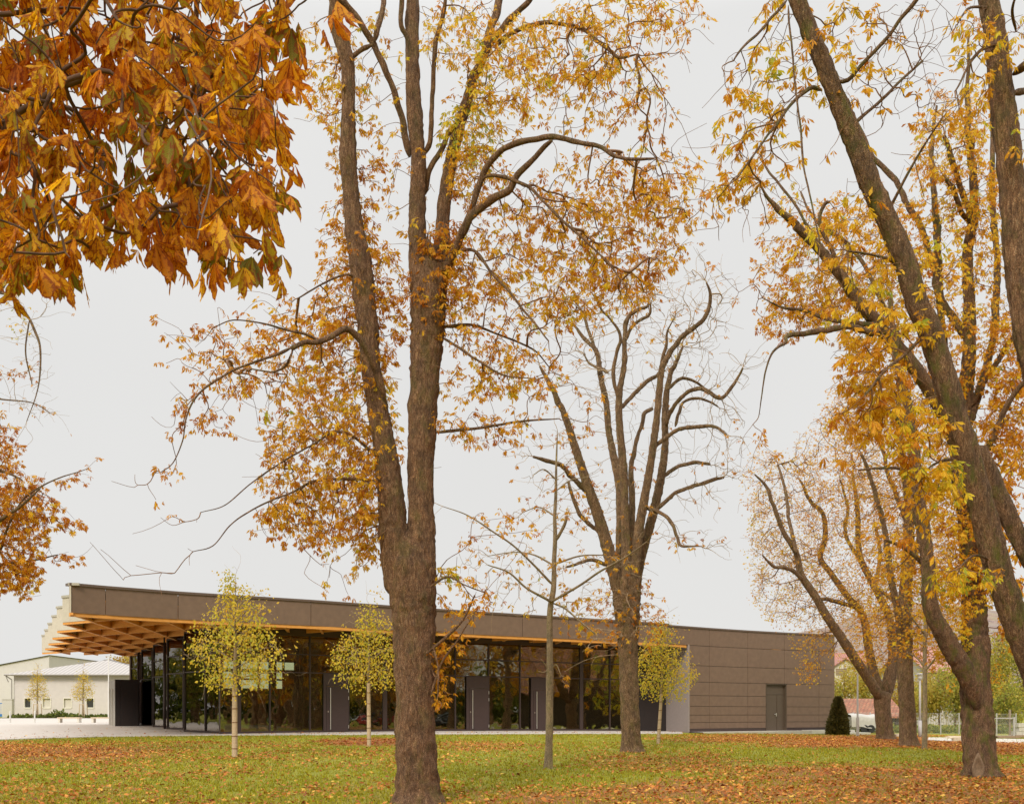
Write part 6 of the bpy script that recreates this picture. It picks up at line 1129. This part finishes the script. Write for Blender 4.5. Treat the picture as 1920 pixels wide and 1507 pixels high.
# ---------------- the far side of the park, seen in the glass ----------------
def along(px, t):
    p = gpt(px); i = gpt(px + 12) - gpt(px - 12); d = unit(i); n_ = np.array([d[1], -d[0]]); v = unit(p); r = v - 2 * np.dot(v, n_) * n_; return p + r * t, r
def wtree(px, t, h, cr, label, seed, n=420, tint=.3, tw=.4, fork=False):
    (x, y), r = along(px, t)
    while y > 1 and CX + F * x / y < 2120: t += 2; (x, y), r = along(px, t)
    z = float(G(x, y)); rng = np.random.default_rng(seed); b = np.array([x, y, z])
    lm = [np.array([(x, y, z - .1, tw), (x + .1, y, z + h * .25, tw * .8), (x - .1, y + .2, z + h * .55, tw * .55), (x, y, z + h * .95, .05)])]
    for k in range(6):
        a = rng.random() * 6.28; q = rng.uniform(.25, .5); lm.append(np.array([(x, y, z + h * q, tw * .5), (x + cr * .4 * math.cos(a), y + cr * .4 * math.sin(a), z + h * (q + .2), tw * .3), (x + cr * .8 * math.cos(a), y + cr * .8 * math.sin(a), z + h * (q + .3), .05)]))
    u = rng.normal(size=(n, 3)); u = unit(u) * (rng.random((n, 1)) ** .4); pts = np.array([x, y, z + h * .6]) + u * np.array([cr, cr, h * .42]); ti = np.clip(tint + rng.normal(size=n) * .2, 0, 1)
    make_tree(b, 'park_tree', label, 'tree', lm, pts, ti, .42, LEAF, BARK_FAR, TWIG, seed, .08, (2, 3), None, .012, .3, flare=.3, nslim=3, group='trees on the far side of the park')
SP = [(575, 34, 14, 5, .3), (610, 42, 15, 5.5, .35), (700, 40, 14, 5, .3), (840, 70, 13, 6, .5), (905, 60, 14, 6, .55), (955, 22, 15, 5, .5), (1000, 58, 13, 6, .5), (1060, 52, 9, 4, .7), (740, 75, 15, 6.5, .35), (640, 95, 15, 7, .4), (540, 60, 15, 6, .4), (480, 45, 14, 5.5, .35), (1175, 26, 7, 3, .95), (440, 70, 15, 7, .4), (790, 100, 16, 7, .6), (500, 100, 16, 8, .5)]
for i, (px, t, h, cr, ti) in enumerate(SP): wtree(px, t, h, cr, 'autumn tree across the park, seen mirrored in the glass front', 80 + i, 330, ti)
# red-roofed barn
(bx, by), r = along(1150, 42); z = float(G(bx, by)); ang = math.atan2(r[1], r[0])
bn = empty('old_barn', (bx, by, z), 'dark timber barn with steep red tiled roof, mirrored in the glass front', 'building'); bn.rotation_euler = (0, 0, 0)
u = np.array([-r[1], r[0]]); L_, D_, he, hr = 9.0, 9.0, 3.9, 8.6
def bp(a, d, z_): q = np.array([bx, by]) + u * a + r * d; return (q[0], q[1], z + z_)
V = [bp(a, d, zz) for a, d, zz in ((-L_, 0, -.2), (L_, 0, -.2), (L_, D_, -.2), (-L_, D_, -.2), (-L_, 0, he), (L_, 0, he), (L_, D_, he), (-L_, D_, he), (-L_, D_ / 2, hr - .1), (L_, D_ / 2, hr - .1))]
mesh('wall', V, [[(0, 1, 5, 4), (2, 3, 7, 6), (1, 2, 6, 5), (3, 0, 4, 7)], [(5, 6, 9), (7, 4, 8)]], [noisy('dark_barn_boards', (.07, .045, .035), .9, .3, 1.5)], bn)
A = [bp(a, d, zz) for a, d, zz in ((-L_ - .5, -.6, he - .4), (L_ + .5, -.6, he - .4), (L_ + .5, D_ / 2, hr), (-L_ - .5, D_ / 2, hr), (-L_ - .5, D_ + .6, he - .4), (L_ + .5, D_ + .6, he - .4))]; lo = [(a, b_, c - .15) for a, b_, c in A]
mesh('roof', A + lo, [[(0, 1, 2, 3), (3, 2, 5, 4), (6, 9, 8, 7), (9, 10, 11, 8), (0, 6, 7, 1), (4, 5, 11, 10), (0, 3, 9, 6), (3, 4, 10, 9), (1, 7, 8, 2), (2, 8, 11, 5)]], [TILE], bn)
# parked cars
RUB = noisy('tyre_black', (.02, .02, .02), .8); CG, _, _ = mat('car_window', (.02, .025, .03), .05); RIM, _, _ = mat('alloy_rim', (.5, .5, .5), .3, Metallic=.9); RED, _, _ = mat('tail_lamp_red', (.4, .01, .01), .2)
def car(px, t, col, label, turn=.5):
    (x, y), r = along(px, t); z = float(G(x, y)); a = math.atan2(r[1], r[0]) + turn; ca, sa = math.cos(a), math.sin(a)
    root = empty('parked_car', (x, y, z), label, 'car', 'cars parked along the side street'); m_, _, _ = mat('car_paint', col, .25)
    def tf(p): return (x + p[0] * ca - p[1] * sa, y + p[0] * sa + p[1] * ca, z + p[2])
    pr = [(-2.25, .35, .80), (-2.3, .75, .82), (-2.2, .98, .80), (-1.9, 1.05, .78), (1.0, .98, .80), (2.0, .82, .76), (2.25, .6, .7), (2.25, .35, .7)]
    def loft(name, rows, mt, parent):   # rows: lists of closed sections
        V = []; 
        for rr in rows: V += [tf(p) for p in rr]
        k = len(rows[0]); q = [(i * k + j, i * k + (j + 1) % k, (i + 1) * k + (j + 1) % k, (i + 1) * k + j) for i in range(len(rows) - 1) for j in range(k)]
        me = [q]; V0 = len(V); V += [tf(np.mean(rows[0], 0)), tf(np.mean(rows[-1], 0))]; tt = [((j + 1) % k, j, V0) for j in range(k)] + [((len(rows) - 1) * k + j, (len(rows) - 1) * k + (j + 1) % k, V0 + 1) for j in range(k)]
        return mesh(name, V, [q, tt], [mt], parent, True)
    body = loft('body', [[(xx, -w_, .3), (xx, -w_ * 1.06, .6), (xx, -w_, h_), (xx, w_, h_), (xx, w_ * 1.06, .6), (xx, w_, .3)] for xx, h_, w_ in pr[1:]], m_, root)
    cab = loft('cabin_glass', [[(xx, -w_, .95), (xx2, -w_ * .82, 1.43), (xx2, w_ * .82, 1.43), (xx, w_, .95)] for xx, xx2, w_ in ((-2.15, -1.9, .72), (-1.0, -1.0, .78), (.3, .2, .78), (1.15, .45, .74))], CG, root)
    loft('roof', [[(xx, -w_, 1.42), (xx, -w_ * .95, 1.47), (xx, w_ * .95, 1.47), (xx, w_, 1.42)] for xx, w_ in ((-1.95, .6), (-1, .66), (.2, .66), (.5, .6))], m_, root)
    for xx in (-1.4, 1.35):
        for s in (-1, 1): mb = MB(); mb.rod(tf((xx, s * .62, .32)), tf((xx, s * .86, .32)), .32, 18); wh = mb.build('wheel', RUB, root); mb = MB(); mb.rod(tf((xx, s * .865, .32)), tf((xx, s * .88, .32)), .2, 12); mb.build('rim', RIM, wh)
    for s in (-1, 1): mb = MB(); mb.rod(tf((-2.32, s * .66, .78)), tf((-2.26, s * .66, .78)), .1, 10); mb.build('tail_light', RED, root)
car(845, 45, (.02, .022, .03), 'black estate car parked on the side street, mirrored beside the second door', math.pi + .35); car(660, 88, (.5, .52, .56), 'silver car parked far across the park, mirrored right of the first door', math.pi + .6)
car(738, 74, (.35, .03, .03), 'red car parked across the park, mirrored right of the small lime tree', .5); car(622, 92, (.25, .27, .3), 'grey car parked across the park beside the silver one', .4)
# trees and railing west of the hall, mirrored in the stepped entrance glass
for i, (x, y, h) in enumerate(((-48, 49, 10), (-54, 58, 8.5), (-60, 66, 9), (-50, 76, 11), (-66, 44, 10), (-75, 80, 12), (-58, 50, 11), (-70, 60, 11), (-62, 86, 12))):
    z = float(G(x, y)); rng = np.random.default_rng(120 + i); n = 520; u = unit(rng.normal(size=(n, 3))) * rng.random((n, 1)) ** .4; pts = np.array([x, y, z + h * .6]) + u * np.array([h * .33, h * .33, h * .4])
    make_tree(np.array([x, y, z]), 'park_tree', 'green-brown tree west of the paving, mirrored in the stepped entrance glass', 'tree', [np.array([(x, y, z - .1, .3), (x, y, z + h * .4, .22), (x, y, z + h * .9, .05)])], pts, np.clip(.85 + rng.normal(size=n) * .2, 0, 1), .5, LEAF_FAR, BARK_FAR, TWIG, 120 + i, .08, (2, 4), None, .01, .3, nslim=3, group='trees west of the paving')

for nm, A_, B_, lb, sd in (('wood_edge', along(430, 118)[0], along(1190, 88)[0], 'dense autumn wood edge closing the far side of the park', 140), ('hedge', np.array([-88., 36.]), np.array([-80., 112.]), 'tall dark hedge closing the paving on the west', 141)):
    rng = np.random.default_rng(sd); n = 9000; t = rng.random(n) * 1.3 - .15; p = A_ + (B_ - A_) * t[:, None]; x = p[:, 0] + rng.normal(size=n) * 2; y = p[:, 1] + rng.normal(size=n) * 2
    hh = np.array([6.5 + 3 * mn.noise(Vector((a * .12, b_ * .12, sd))) for a, b_ in zip(x, y)]); z = G(x, y) + hh * rng.random(n) ** .7
    V, q, T, ti, uv = leafmesh(np.stack([x, y, z], 1), rng.normal(size=(n, 3)), .7 + .5 * rng.random(n), np.clip(.4 + .3 * rng.normal(size=n), 0, 1), rng, single=True)
    tag(mesh(nm, V, [T], [GREEN], None, attrs={'tint': ti}), lb, 'wood' if sd == 140 else 'hedge', kind='stuff')
